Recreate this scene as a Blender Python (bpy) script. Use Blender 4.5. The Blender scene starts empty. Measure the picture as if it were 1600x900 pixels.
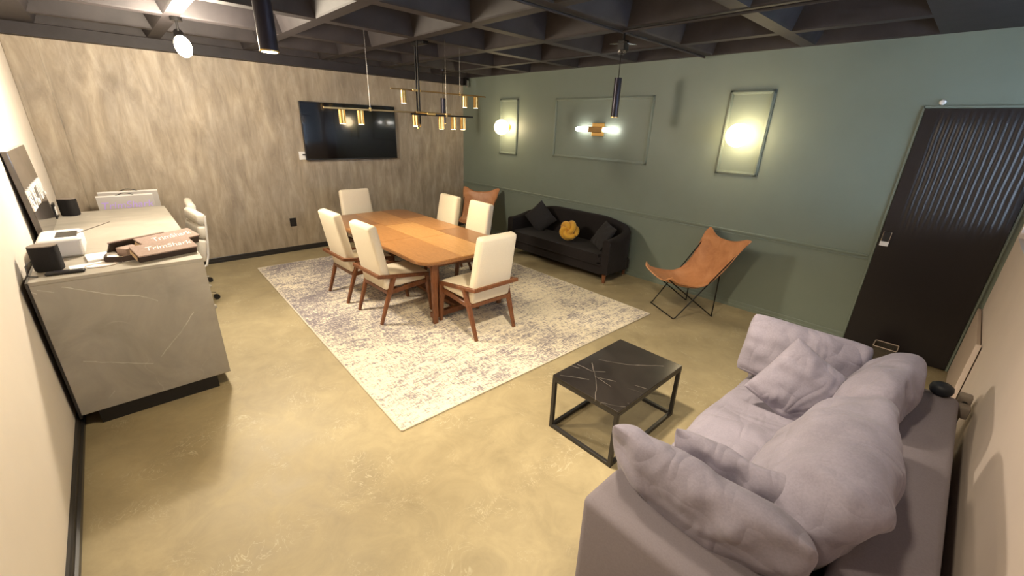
import bpy, bmesh, math, random
from mathutils import Vector, Matrix, noise
random.seed(7)
S = bpy.context.scene
COL = S.collection
PI = math.pi

# ------------------------------------------------------------------ camera, world, daylight, exposure
cam_d = bpy.data.cameras.new('camera'); cam = bpy.data.objects.new('camera', cam_d); COL.objects.link(cam)
cam_d.sensor_width = 36.0; cam_d.lens = 649.41 / 1600 * 36.0; cam_d.clip_start = 0.02
R_ = Vector((0.6784869, 0.73388732, 0.03263327)); U_ = Vector((-0.28513926, 0.22215462, 0.93238561)); F_ = Vector((-0.67701635, 0.64191645, -0.35998909))
M = Matrix((R_, U_, -F_)).transposed().to_4x4(); M.translation = Vector((6.84118666, -5.06363742, 1.9))
cam.matrix_world = M
S.camera = cam
world = bpy.data.worlds.new('world'); S.world = world; world.use_nodes = True
world.node_tree.nodes['Background'].inputs[0].default_value = (0.62, 0.78, 1.0, 1)
world.node_tree.nodes['Background'].inputs[1].default_value = 0.3
S.view_settings.view_transform = 'Standard'; S.view_settings.look = 'None'
S.view_settings.gamma = 1.0; S.view_settings.use_curve_mapping = False
S.view_settings.exposure = 0.76

WARM = (1.0, 0.80, 0.50); COOL = (0.66, 0.80, 1.0); NEUT = (1.0, 0.86, 0.66)
def lamp(name, kind, loc, watt, col, target=None, **kw):
    d = bpy.data.lights.new(name, kind); d.energy = watt; d.color = col
    for k, v in kw.items(): setattr(d, k, v)
    o = bpy.data.objects.new(name, d); COL.objects.link(o); o.location = loc
    if target is not None:
        o.rotation_euler = (Vector(target) - Vector(loc)).to_track_quat('-Z', 'Y').to_euler()
    return o
# daylight that comes through the window band of the right wall
lamp('daylight', 'AREA', (8.6, -1.9, 1.55), 60, COOL, (6.0, -1.9, 1.75), shape='RECTANGLE', size=3.2, size_y=0.9)

RX = 7.208; WY = -5.592; HB = 2.701          # room: X 0..RX, Y WY..0, beam undersides at HB
ZC = 3.10

# ------------------------------------------------------------------ helpers
def bm_new(): return bmesh.new()
def box(bm, x0, x1, y0, y1, z0, z1, bev=0.0, seg=2, mat=None):
    r = bmesh.ops.create_cube(bm, size=1.0)
    vs = r['verts']
    for v in vs:
        v.co = Vector(((x0 + x1) / 2 + v.co.x * (x1 - x0), (y0 + y1) / 2 + v.co.y * (y1 - y0), (z0 + z1) / 2 + v.co.z * (z1 - z0)))
    if bev > 0:
        es = list({e for v in vs for e in v.link_edges})
        r = bmesh.ops.bevel(bm, geom=es, offset=bev, segments=seg, profile=0.5, affect='EDGES')
        vs = list({v for f in r['faces'] for v in f.verts} | {v for v in vs if v.is_valid})
    if mat is not None:
        for v in vs:
            if v.is_valid: v.co = mat @ v.co
    return vs
def cyl(bm, p, q, r0, r1=None, n=16, cap=True):
    p = Vector(p); q = Vector(q); r1 = r0 if r1 is None else r1
    d = q - p; rot = d.to_track_quat('Z', 'Y').to_matrix().to_4x4()
    mt = Matrix.Translation((p + q) / 2) @ rot
    return bmesh.ops.create_cone(bm, cap_ends=cap, segments=n, radius1=r0, radius2=r1, depth=d.length, matrix=mt)['verts']
def bar(bm, p, q, w, d, w2=None, d2=None, up=(0, 0, 1), bev=0.004):
    """rectangular bar from p to q, tapering from w x d to w2 x d2"""
    p = Vector(p); q = Vector(q); w2 = w2 or w; d2 = d2 or d
    z = (q - p).normalized(); u = Vector(up)
    x = u.cross(z)
    if x.length < 1e-3: x = Vector((1, 0, 0)).cross(z)
    x.normalize(); y = z.cross(x)
    vs = []
    for c, ww, dd in ((p, w, d), (q, w2, d2)):
        for sx, sy in ((-1, -1), (1, -1), (1, 1), (-1, 1)):
            vs.append(bm.verts.new(c + x * sx * ww / 2 + y * sy * dd / 2))
    fs = [(3, 2, 1, 0), (4, 5, 6, 7)] + [(i, (i + 1) % 4, 4 + (i + 1) % 4, 4 + i) for i in range(4)]
    F = [bm.faces.new([vs[i] for i in f]) for f in fs]
    if bev > 0:
        bmesh.ops.bevel(bm, geom=list({e for f in F for e in f.edges}), offset=bev, segments=1, affect='EDGES')
def tube(bm, pts, r, n=8, closed=False):
    pts = [Vector(p) for p in pts]; m = len(pts); rings = []; prev = None
    for i, p in enumerate(pts):
        a = pts[(i - 1) % m] if (closed or i > 0) else p
        b = pts[(i + 1) % m] if (closed or i < m - 1) else p
        t = (b - a).normalized()
        if prev is None:
            x = t.orthogonal().normalized()
        else:
            x = (prev - t * prev.dot(t)).normalized()
        prev = x; y = t.cross(x)
        rr = r(i / max(1, m - 1)) if callable(r) else r
        rings.append([bm.verts.new(p + (x * math.cos(2 * PI * k / n) + y * math.sin(2 * PI * k / n)) * rr) for k in range(n)])
    rng = range(m if closed else m - 1)
    for i in rng:
        A = rings[i]; B = rings[(i + 1) % m]
        for k in range(n):
            bm.faces.new((A[k], A[(k + 1) % n], B[(k + 1) % n], B[k]))
    if not closed:
        bm.faces.new(list(reversed(rings[0]))); bm.faces.new(rings[-1])
def lathe(bm, prof, c=(0, 0, 0), n=32):
    c = Vector(c); rings = []
    for r, z in prof:
        if r < 1e-5: rings.append([bm.verts.new(c + Vector((0, 0, z)))])
        else: rings.append([bm.verts.new(c + Vector((r * math.cos(2 * PI * k / n), r * math.sin(2 * PI * k / n), z))) for k in range(n)])
    for A, B in zip(rings, rings[1:]):
        for k in range(n):
            k2 = (k + 1) % n
            if len(A) == 1 and len(B) == 1: continue
            if len(A) == 1: bm.faces.new((A[0], B[k2], B[k]))
            elif len(B) == 1: bm.faces.new((A[k], A[k2], B[0]))
            else: bm.faces.new((A[k], A[k2], B[k2], B[k]))
def prism(bm, poly, z0, z1, bev=0):
    a = [bm.verts.new((x, y, z0)) for x, y in poly]; b = [bm.verts.new((x, y, z1)) for x, y in poly]
    n = len(poly)
    F = [bm.faces.new(list(reversed(a))), bm.faces.new(b)]
    for i in range(n): F.append(bm.faces.new((a[i], a[(i + 1) % n], b[(i + 1) % n], b[i])))
    if bev:
        es = list(F[0].edges) + list(F[1].edges)
        bmesh.ops.bevel(bm, geom=es, offset=bev, segments=2, affect='EDGES')
def rrect(x0, x1, y0, y1, r, n=6):
    P = []
    for cx, cy, a0 in ((x1 - r, y0 + r, -PI / 2), (x1 - r, y1 - r, 0), (x0 + r, y1 - r, PI / 2), (x0 + r, y0 + r, PI)):
        for i in range(n + 1):
            a = a0 + PI / 2 * i / n; P.append((cx + r * math.cos(a), cy + r * math.sin(a)))
    return P
def obj(name, bm, mat, parent=None, smooth=None, loc=None, rot=None):
    me = bpy.data.meshes.new(name)
    bmesh.ops.recalc_face_normals(bm, faces=bm.faces[:])
    bm.to_mesh(me); bm.free()
    if smooth is not None:
        for p in me.polygons: p.use_smooth = True
        me.set_sharp_from_angle(angle=math.radians(smooth))
    me.materials.append(mat)
    o = bpy.data.objects.new(name, me); COL.objects.link(o)
    if parent is not None: o.parent = parent
    if loc is not None: o.location = loc
    if rot is not None: o.rotation_euler = rot
    return o
def tag(o, label, cat, group=None, kind=None):
    o['label'] = label; o['category'] = cat
    if group: o['group'] = group
    if kind: o['kind'] = kind
    return o
def thing(name, label, cat, loc=(0, 0, 0), rz=0.0, group=None):
    o = bpy.data.objects.new(name, None); COL.objects.link(o); o.empty_display_size = 0.1
    o.location = loc; o.rotation_euler = (0, 0, rz)
    return tag(o, label, cat, group)
def struct(name, bm, mat, smooth=None):
    o = obj(name, bm, mat, None, smooth); o['kind'] = 'structure'; return o
def dup(root, loc, rz, label, group=None):
    r = root.copy(); COL.objects.link(r); r.location = loc; r.rotation_euler = (0, 0, rz); r['label'] = label
    if group: r['group'] = group
    for ch in list(root.children):
        c = ch.copy(); COL.objects.link(c); c.parent = r
        for g in list(ch.children):
            d = g.copy(); COL.objects.link(d); d.parent = c
    return r
def text_bm(body, size, depth=0.001, shear=0.0, align='CENTER'):
    cu = bpy.data.curves.new('lettering', 'FONT'); cu.body = body; cu.size = size; cu.extrude = depth; cu.shear = shear
    cu.align_x = align; cu.align_y = 'CENTER'
    o = bpy.data.objects.new('lettering', cu); COL.objects.link(o)
    bpy.context.view_layer.update()
    me = bpy.data.meshes.new_from_object(o.evaluated_get(bpy.context.evaluated_depsgraph_get()))
    bm = bmesh.new(); bm.from_mesh(me)
    bpy.data.objects.remove(o); bpy.data.curves.remove(cu); bpy.data.meshes.remove(me)
    return bm

# ------------------------------------------------------------------ materials
def mk(name, col, rough=0.5, metal=0.0, spec=0.5, emit=None, estr=0.0, coat=0.0, sheen=0.0, trans=0.0, ior=1.45):
    m = bpy.data.materials.new(name); m.use_nodes = True
    b = m.node_tree.nodes['Principled BSDF']
    b.inputs['Base Color'].default_value = (*col, 1); b.inputs['Roughness'].default_value = rough
    b.inputs['Metallic'].default_value = metal; b.inputs['Specular IOR Level'].default_value = spec
    b.inputs['Coat Weight'].default_value = coat; b.inputs['Sheen Weight'].default_value = sheen
    b.inputs['Transmission Weight'].default_value = trans; b.inputs['IOR'].default_value = ior
    if emit: b.inputs['Emission Color'].default_value = (*emit, 1); b.inputs['Emission Strength'].default_value = estr
    m.use_backface_culling = False
    return m
def veins(n, axes, segs, w, amp, col_in, vein, strength):
    v = n.coord(); dn = n.math('MULTIPLY', n.math('SUBTRACT', n.noise(v, 14, 3), 0.5), amp); tot = None
    for a, b in segs:
        L = math.hypot(b[0] - a[0], b[1] - a[1]); d = ((b[0] - a[0]) / L, (b[1] - a[1]) / L)
        def dot(dx, dy, off):
            q = n.new('ShaderNodeVectorMath', operation='DOT_PRODUCT'); vec = [0, 0, 0]; vec[axes[0]] = dx; vec[axes[1]] = dy
            n.t.links.new(v, q.inputs[0]); q.inputs[1].default_value = vec
            return n.math('SUBTRACT', q.outputs['Value'], off)
        t = dot(d[0], d[1], a[0] * d[0] + a[1] * d[1]); p = n.math('ABSOLUTE', n.math('ADD', dot(-d[1], d[0], -a[0] * d[1] + a[1] * d[0]), dn))
        m1 = n.math('MAXIMUM', n.math('SUBTRACT', 1.0, n.math('DIVIDE', p, w)), 0.0)
        m2 = n.math('MULTIPLY', n.math('GREATER_THAN', t, 0.0), n.math('LESS_THAN', t, L))
        m = n.math('MULTIPLY', m1, m2); tot = m if tot is None else n.math('MAXIMUM', tot, m)
    tot = n.math('MULTIPLY', tot, n.ramp(n.noise(v, 9, 3), [(0.3, g(0.15 * strength)), (0.6, g(strength))]))
    return n.mix(tot, col_in, vein)
class N:
    """small node-graph helper on a material"""
    def __init__(s, m): s.m = m; s.t = m.node_tree; s.b = s.t.nodes['Principled BSDF']
    def new(s, t, **kw):
        n = s.t.nodes.new(t)
        for k, v in kw.items(): setattr(n, k, v)
        return n
    def coord(s, scale=(1, 1, 1), rot=(0, 0, 0), kind='Object'):
        c = s.new('ShaderNodeTexCoord'); mp = s.new('ShaderNodeMapping')
        s.t.links.new(c.outputs[kind], mp.inputs[0]); mp.inputs['Scale'].default_value = scale; mp.inputs['Rotation'].default_value = rot
        return mp.outputs[0]
    def noise(s, vec, scale, detail=4, rough=0.55, dist=0.0):
        n = s.new('ShaderNodeTexNoise'); s.t.links.new(vec, n.inputs['Vector'])
        n.inputs['Scale'].default_value = scale; n.inputs['Detail'].default_value = detail
        n.inputs['Roughness'].default_value = rough; n.inputs['Distortion'].default_value = dist
        return n.outputs['Fac']
    def ramp(s, fac, stops, interp='LINEAR'):
        r = s.new('ShaderNodeValToRGB'); s.t.links.new(fac, r.inputs[0]); e = r.color_ramp.elements; r.color_ramp.interpolation = interp
        while len(e) < len(stops): e.new(0.5)
        for i, (p, c) in enumerate(stops):
            e[i].position = p; e[i].color = (*c, 1) if len(c) == 3 else c
        return r.outputs[0]
    def mix(s, fac, a, b, mode='MIX'):
        n = s.new('ShaderNodeMix', data_type='RGBA', blend_type=mode)
        for sock, v in ((n.inputs['Factor'], fac), (n.inputs['A'], a), (n.inputs['B'], b)):
            if hasattr(v, 'is_output'): s.t.links.new(v, sock)
            elif isinstance(v, (int, float)): sock.default_value = v
            else: sock.default_value = (*v, 1)
        return n.outputs['Result']
    def math(s, op, a, b=0.0):
        n = s.new('ShaderNodeMath', operation=op)
        for sock, v in ((n.inputs[0], a), (n.inputs[1], b)):
            if hasattr(v, 'is_output'): s.t.links.new(v, sock)
            else: sock.default_value = v
        return n.outputs[0]
    def base(s, c): s.t.links.new(c, s.b.inputs['Base Color'])
    def rough(s, c): s.t.links.new(c, s.b.inputs['Roughness'])
    def bump(s, h, strength=0.2, dist=0.01):
        n = s.new('ShaderNodeBump'); n.inputs['Strength'].default_value = strength; n.inputs['Distance'].default_value = dist
        s.t.links.new(h, n.inputs['Height']); s.t.links.new(n.outputs[0], s.b.inputs['Normal'])
g = lambda v: (v, v, v)

def m_floor():
    m = mk('microcement_floor', (0.42, 0.35, 0.22), 0.42); n = N(m); v = n.coord()
    a = n.noise(v, 0.9, 6, 0.6, 0.6); b = n.noise(v, 4.0, 9, 0.72, 0.7)
    c = n.ramp(a, [(0.3, (0.275, 0.225, 0.136)), (0.7, (0.385, 0.325, 0.204))])
    d = n.ramp(b, [(0.33, (0.82, 0.81, 0.79)), (0.70, (1.12, 1.11, 1.08))])
    col = n.mix(1.0, c, d, 'MULTIPLY')
    w = n.noise(n.coord((2.2, 2.2, 2.2)), 2.0, 3, 0.5, 5.0)
    sc = n.ramp(w, [(0.485, g(0)), (0.5, g(1)), (0.515, g(0))])
    wmask = n.ramp(n.noise(v, 3.1, 2), [(0.50, g(0)), (0.64, g(0.5))])
    col = n.mix(n.math('MULTIPLY', sc, wmask), col, (0.62, 0.56, 0.42))
    n.base(col); n.rough(n.ramp(b, [(0.3, g(0.46)), (0.75, g(0.62))]))
    n.bump(b, 0.06, 0.01); return m
def m_concrete():
    m = mk('trowelled_plaster', (0.3, 0.25, 0.19), 0.55); n = N(m)
    v = n.coord((1, 3.6, 0.8)); v2 = n.coord((1, 2.2, 1.2))
    a = n.noise(v, 2.6, 9, 0.68, 0.5); b = n.noise(v2, 1.0, 5, 0.6, 0.8)
    c = n.ramp(a, [(0.28, (0.225, 0.185, 0.138)), (0.5, (0.335, 0.28, 0.212)), (0.72, (0.46, 0.395, 0.305))])
    d = n.ramp(b, [(0.3, (0.84, 0.84, 0.86)), (0.7, (1.10, 1.08, 1.04))])
    n.base(n.mix(1.0, c, d, 'MULTIPLY')); n.bump(a, 0.28, 0.012)
    n.rough(n.ramp(a, [(0.3, g(0.62)), (0.7, g(0.42))])); return m
def m_marble(name, base, hi, vein, rough, scale, veinamt, lines=None):
    m = mk(name, base, rough); n = N(m); v = n.coord()
    a = n.noise(v, scale, 8, 0.62, 0.9)
    col = n.ramp(a, [(0.3, base), (0.72, hi)])
    w = n.noise(n.coord((1, 1.6, 1.3), (0.3, 0.5, 0.6)), scale * 0.55, 2, 0.45, 1.2)
    vn = n.ramp(w, [(0.494, g(0)), (0.5, g(1)), (0.506, g(0))])
    mk2 = n.ramp(n.noise(v, scale * 1.1, 2), [(0.48, g(0)), (0.6, g(veinamt))])
    col = n.mix(n.math('MULTIPLY', vn, mk2), col, vein)
    if lines: col = veins(n, lines[0], lines[1], lines[2], lines[3], col, vein, lines[4])
    n.base(col); return m
def m_wood(name, dark, light, scale=(1, 1, 1), rough=0.38, rot=(0, 0, 0)):
    m = mk(name, light, rough); n = N(m)
    v = n.coord(scale, rot)
    a = n.noise(v, 4.0, 6, 0.6, 1.4); b = n.noise(v, 22.0, 3, 0.5, 0.4)
    c = n.ramp(a, [(0.3, dark), (0.7, light)])
    d = n.ramp(b, [(0.3, g(0.86)), (0.7, g(1.06))])
    n.base(n.mix(1.0, c, d, 'MULTIPLY')); return m
def m_fabric(name, a, b, scale=260, rough=0.9, sheen=0.0, big=None, bump=0.12, crease=0.0):
    m = mk(name, a, rough, spec=0.25, sheen=sheen); n = N(m); v = n.coord()
    f = n.noise(v, scale, 2, 0.6)
    c = n.ramp(f, [(0.35, a), (0.65, b)])
    if big: c = n.mix(1.0, c, n.ramp(n.noise(v, big, 4, 0.6, 0.6), [(0.3, g(0.82)), (0.7, g(1.12))]), 'MULTIPLY')
    n.base(c)
    if crease:
        w1 = n.noise(n.coord((1.0, 2.6, 1.0), (0.4, 0.2, 0.5)), 2.2, 1, 0.4, 0.8); w2 = n.noise(n.coord((2.4, 1.0, 1.3), (0.1, 0.6, 0.2)), 3.6, 1, 0.4, 0.8)
        rdg = n.math('ADD', n.math('ABSOLUTE', n.math('SUBTRACT', w1, 0.5)), n.math('MULTIPLY', n.math('ABSOLUTE', n.math('SUBTRACT', w2, 0.5)), 0.7))
        n.bump(n.math('ADD', rdg, n.math('MULTIPLY', f, 0.01)), 0.55, crease)
    else: n.bump(f, bump, 0.002)
    return m
def m_rug():
    m = mk('distressed_rug', (0.6, 0.55, 0.45), 0.95, spec=0.1); n = N(m); v = n.coord()
    big = n.noise(n.coord((0.8, 1.1, 1)), 1.5, 4, 0.6, 0.3)
    fine = n.noise(n.coord((3.2, 1.0, 1)), 24.0, 4, 0.7, 0.3)
    fine2 = n.noise(n.coord((1.0, 3.6, 1)), 20.0, 4, 0.75, 0.3)
    mid = n.noise(n.coord((2.6, 0.6, 1)), 6.0, 4, 0.7, 0.3)
    s = n.math('ADD', n.math('MULTIPLY', fine, 0.62), n.math('ADD', n.math('MULTIPLY', fine2, 0.62), n.math('ADD', n.math('MULTIPLY', mid, 0.40), n.math('MULTIPLY', big, 0.42))))
    s = n.math('MULTIPLY', s, 0.485)
    q = n.new('ShaderNodeVectorMath', operation='DOT_PRODUCT'); n.t.links.new(v, q.inputs[0]); q.inputs[1].default_value = (-0.008, -0.006, 0)
    s = n.math('ADD', s, n.math('ADD', q.outputs['Value'], 0.004))
    c = n.ramp(s, [(0.44, (0.74, 0.665, 0.53)), (0.482, (0.66, 0.59, 0.48)), (0.52, (0.31, 0.28, 0.285)), (0.60, (0.17, 0.15, 0.175))])
    n.base(c); n.bump(fine, 0.3, 0.004); return m
def m_ceiling():
    m = mk('black_ceiling_paint', (0.034, 0.029, 0.029), 0.62); n = N(m); v = n.coord()
    a = n.noise(v, 6, 5, 0.6); n.base(n.ramp(a, [(0.3, (0.016, 0.013, 0.015)), (0.7, (0.027, 0.022, 0.024))])); n.bump(a, 0.2, 0.01); return m
def m_paint(name, col, var=0.05, rough=0.6, scale=2.0):
    m = mk(name, col, rough); n = N(m); v = n.coord(); a = n.noise(v, scale, 4, 0.6)
    n.base(n.ramp(a, [(0.3, tuple(c * (1 - var) for c in col)), (0.7, tuple(min(1, c * (1 + var)) for c in col))]))
    n.bump(n.noise(v, 90, 2), 0.05, 0.003); return m
def m_leather():
    m = mk('tan_leather', (0.42, 0.17, 0.06), 0.42); n = N(m); v = n.coord()
    a = n.noise(v, 5.5, 6, 0.65, 0.5)
    n.base(n.ramp(a, [(0.28, (0.38, 0.155, 0.062)), (0.5, (0.50, 0.225, 0.10)), (0.75, (0.60, 0.30, 0.15))]))
    n.bump(n.noise(v, 120, 3), 0.15, 0.002); n.rough(n.ramp(a, [(0.3, g(0.5)), (0.7, g(0.36))])); return m

MF = m_floor(); MCON = m_concrete(); MCEIL = m_ceiling()
MGREEN = m_paint('sage_green_paint', (0.185, 0.222, 0.186), 0.04, 0.5)
MWHITE = m_paint('cream_wall_paint', (0.78, 0.71, 0.63), 0.03, 0.6)
MPINK = m_paint('beige_wall_paint', (0.68, 0.58, 0.52), 0.03, 0.6)
MBLACKTRIM = mk('black_trim', (0.025, 0.023, 0.023), 0.32)
MDOOR = mk('dark_door_lacquer', (0.018, 0.0145, 0.0155), 0.34)
MSTONE = m_marble('grey_stone', (0.27, 0.25, 0.215), (0.42, 0.385, 0.33), (0.66, 0.63, 0.57), 0.38, 2.2, 0.25,
    ((1, 2), [((-0.284, 0.948), (-0.048, 0.836)), ((-0.048, 0.836), (0.025, 0.821)), ((0.025, 0.821), (0.114, 0.758)), ((-0.442, 0.974), (-0.385, 0.932)), ((-0.379, 0.954), (-0.319, 0.924)),
              ((0.278, 0.628), (0.195, 0.52)), ((0.195, 0.52), (0.046, 0.358)), ((-0.312, 0.461), (-0.002, 0.326)), ((-0.223, 0.209), (-0.263, 0.168))], 0.004, 0.02, 0.8))
MBSTONE = m_marble('black_marble', (0.012, 0.010, 0.010), (0.030, 0.025, 0.023), (0.42, 0.38, 0.34), 0.22, 2.6, 0.2,
    ((0, 1), [((-0.218, -0.354), (-0.064, -0.25)), ((-0.038, -0.184), (0.061, -0.135)), ((0.165, -0.077), (0.231, -0.052)), ((-0.176, -0.069), (-0.06, -0.188)), ((-0.06, -0.188), (0.015, -0.276)), ((0.015, -0.276), (0.09, -0.39)),
              ((-0.17, 0.004), (0.002, 0.106)), ((0.002, 0.106), (0.168, 0.28)), ((-0.231, -0.161), (-0.111, -0.155)), ((-0.111, -0.155), (-0.049, -0.092)), ((-0.06, -0.188), (0.075, -0.205)), ((-0.248, -0.208), (-0.191, -0.189))], 0.0018, 0.014, 0.75))
MWAL = m_wood('walnut', (0.105, 0.036, 0.014), (0.22, 0.085, 0.036), (14, 14, 2.2))
MTOPA = m_wood('table_veneer_honey', (0.42, 0.215, 0.075), (0.58, 0.32, 0.13), (2, 16, 4), 0.3)
MTOPB = m_wood('table_veneer_amber', (0.32, 0.15, 0.055), (0.46, 0.235, 0.095), (2, 16, 4), 0.3)
MTOPC = m_wood('table_veneer_brown', (0.21, 0.098, 0.042), (0.32, 0.155, 0.068), (2, 16, 4), 0.3)
MCREAM = m_fabric('cream_upholstery', (0.66, 0.58, 0.45), (0.74, 0.665, 0.53), 300)
MVELVET = m_fabric('black_velvet', (0.011, 0.0085, 0.009), (0.016, 0.0125, 0.013), 200, 0.85, 0.04, 3.0)
MBPIL = m_fabric('charcoal_linen', (0.022, 0.021, 0.022), (0.030, 0.028, 0.031), 220, 0.9, 0.03)
MSOFA = m_fabric('mauve_grey_velvet', (0.235, 0.215, 0.275), (0.262, 0.240, 0.305), 120, 0.85, 0.10, 3.0, crease=0.065)
MSOFAF = m_fabric('taupe_sofa_frame', (0.185, 0.163, 0.190), (0.203, 0.180, 0.208), 160, 0.9, 0.06)
MYEL = m_fabric('mustard_velvet', (0.58, 0.30, 0.025), (0.68, 0.37, 0.045), 200, 0.75, 0.3)
MRUG = m_rug(); MRUGE = mk('rug_binding', (0.58, 0.52, 0.43), 0.9)
MLEATHER = m_leather()
MIRON = mk('black_iron', (0.012, 0.011, 0.011), 0.4, 0.6)
MBRASS = mk('brushed_brass', (0.72, 0.47, 0.17), 0.28, 1.0)
MBRASSD = mk('aged_brass', (0.30, 0.19, 0.08), 0.35, 1.0)
MCHROME = mk('polished_steel', (0.72, 0.70, 0.66), 0.18, 1.0)
MTUBE = mk('anodised_black_tube', (0.035, 0.032, 0.045), 0.3, 0.5)
MTV = mk('tv_screen_glass', (0.004, 0.003, 0.003), 0.09, spec=0.6, coat=0.3)
MBLK = mk('black_plastic', (0.014, 0.013, 0.014), 0.45)
MBLKG = m_fabric('speaker_grille_cloth', (0.010, 0.009, 0.009), (0.022, 0.020, 0.020), 500, 0.8)
MWPL = mk('white_plastic', (0.78, 0.76, 0.74), 0.4)
MGPL = mk('pale_grey_plastic', (0.50, 0.49, 0.50), 0.5)
MPAPER = mk('white_paper', (0.82, 0.80, 0.78), 0.8)
MWLEA = m_fabric('white_leatherette', (0.70, 0.65, 0.57), (0.76, 0.71, 0.62), 150, 0.5, 0.0)
MKRAFT = m_fabric('brown_carton', (0.30, 0.215, 0.18), (0.36, 0.265, 0.225), 120, 0.8)
MCARD = m_fabric('cardboard', (0.46, 0.32, 0.19), (0.54, 0.39, 0.24), 90, 0.85)
MDKCARD = mk('dark_brown_card', (0.045, 0.028, 0.022), 0.7)
MBAG = mk('silver_grey_bag_paper', (0.40, 0.375, 0.35), 0.55)
MPURPLE = mk('violet_print', (0.42, 0.30, 0.72), 0.5)
MGLASSB = mk('smoked_board_gloss', (0.10, 0.085, 0.075), 0.12, coat=0.5)
MSMOKE = mk('smoked_acrylic', (0.45, 0.40, 0.34), 0.08, trans=0.9, ior=1.3)
MPANE = mk('window_glass', (0.95, 0.98, 1.0), 0.0, trans=1.0, ior=1.05)
MBULB = mk('lit_opal_glass', (1, 1, 1), 0.4, emit=(1.0, 0.78, 0.46), estr=17.0)
MLENS = mk('lit_lamp_lens', (1, 1, 1), 0.4, emit=(1.0, 0.86, 0.60), estr=30.0)
MLENSW = mk('lit_pendant_mouth', (1, 1, 1), 0.4, emit=(1.0, 0.84, 0.5), estr=6.0)
MTUBEL = mk('lit_glass_rod', (1, 1, 1), 0.3, emit=(1.0, 0.95, 0.86), estr=7.0)
MBEIGE = mk('beige_board', (0.50, 0.40, 0.33), 0.6)
MTAUPE = mk('taupe_plastic', (0.20, 0.165, 0.14), 0.55)
MNAVY = mk('dark_slate_rubber', (0.012, 0.015, 0.022), 0.5)

# ------------------------------------------------------------------ room shell
bm = bm_new(); box(bm, -0.3, RX + 0.3, WY - 0.3, 0.3, -0.12, 0.0); struct('floor', bm, MF)
bm = bm_new(); box(bm, -0.2, 0.0, WY, 0.0, 0.0, 2.59)
box(bm, -0.2, 0.025, WY, -5.35, 0.0, 2.59, 0.006)
struct('wall_back', bm, MCON)
bm = bm_new(); box(bm, -0.2, RX + 0.2, 0.0, 0.2, 0.0, HB + 0.012)
struct('wall_right_green', bm, MGREEN).name = 'wall_green'
bm = bm_new(); box(bm, -0.2, RX + 0.2, WY - 0.2, WY, 0.0, HB)
struct('wall_left', bm, MWHITE)
# right wall: solid to the sill, window band above
SILL = 1.236; WT = 2.60; WY0 = -3.9; WY1 = -0.10
bm = bm_new()
box(bm, RX, RX + 0.14, WY, 0.0, 0.0, SILL)
box(bm, RX, RX + 0.14, WY, WY0, SILL, HB); box(bm, RX, RX + 0.14, WY1, 0.0, SILL, HB); box(bm, RX, RX + 0.14, WY0, WY1, WT, HB)
struct('wall_right', bm, MPINK)
win = bm_new(); yy = [WY0, WY0 + (WY1 - WY0) / 3, WY0 + 2 * (WY1 - WY0) / 3, WY1]
box(win, RX + 0.03, RX + 0.09, WY0, WY1, SILL, SILL + 0.045); box(win, RX + 0.03, RX + 0.09, WY0, WY1, WT - 0.045, WT)
for y in yy: box(win, RX + 0.03, RX + 0.09, max(WY0, y - 0.022), min(WY1, y + 0.022), SILL + 0.045, WT - 0.045)
w1 = struct('window_1', win, MWPL)
for a, b in zip(yy, yy[1:]):
    bm = bm_new(); box(bm, RX + 0.055, RX + 0.061, a + 0.02, b - 0.02, SILL + 0.04, WT - 0.04); obj('pane', bm, MPANE, w1)

# black band along the plaster wall, perimeter beams, ceiling slab and coffers
bm = bm_new()
box(bm, -0.2, 0.14, WY, 0.0, 2.59, ZC)                    # beam along plaster wall
box(bm, -0.2, RX + 0.3, WY - 0.2, -5.37, HB, ZC)          # beam along left wall
box(bm, 6.40, RX + 0.3, -5.37, 0.0, HB, ZC)               # solid slab strip at the right
box(bm, -0.2, RX + 0.3, WY - 0.2, 0.3, ZC, ZC + 0.1)      # deck above the coffers
ceil = struct('ceiling', bm, MCEIL)
def coffer_mesh():
    b = bm_new(); rb = 0.055; tp = 0.20; d = ZC - HB
    o = [(-.5, -.5), (.5, -.5), (.5, .5), (-.5, .5)]
    W_ = 0.92
    s1 = 0.5 - rb / W_; s2 = 0.5 - tp / W_
    L0 = [b.verts.new((x, y, 0)) for x, y in o]
    L1 = [b.verts.new((x * 2 * s1, y * 2 * s1, 0)) for x, y in o]
    L2 = [b.verts.new((x * 2 * (s1 - 0.008), y * 2 * (s1 - 0.008), 0.012)) for x, y in o]
    L3 = [b.verts.new((x * 2 * s2, y * 2 * s2, d - 0.06)) for x, y in o]
    L4 = [b.verts.new((x * 2 * (s2 - 0.05), y * 2 * (s2 - 0.05), d - 0.01)) for x, y in o]
    for A, B in ((L0, L1), (L1, L2), (L2, L3), (L3, L4)):
        for i in range(4): b.faces.new((A[i], A[(i + 1) % 4], B[(i + 1) % 4], B[i]))
    b.faces.new(L4)
    me = bpy.data.meshes.new('coffer'); b.to_mesh(me); b.free(); me.materials.append(MCEIL); return me
CM = coffer_mesh()
gx = [0.14, 0.80, 1.725, 2.65, 3.575, 4.50, 5.445, 6.40]; gy = [0.0, -0.72, -1.64, -2.54, -3.47, -4.40, -5.37]
for x0, x1 in zip(gx, gx[1:]):
    for y0, y1 in zip(gy, gy[1:]):
        o = bpy.data.objects.new('coffer', CM); COL.objects.link(o); o.parent = ceil
        o.location = ((x0 + x1) / 2, (y0 + y1) / 2, HB); o.scale = (x1 - x0, y0 - y1, 1)

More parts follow.
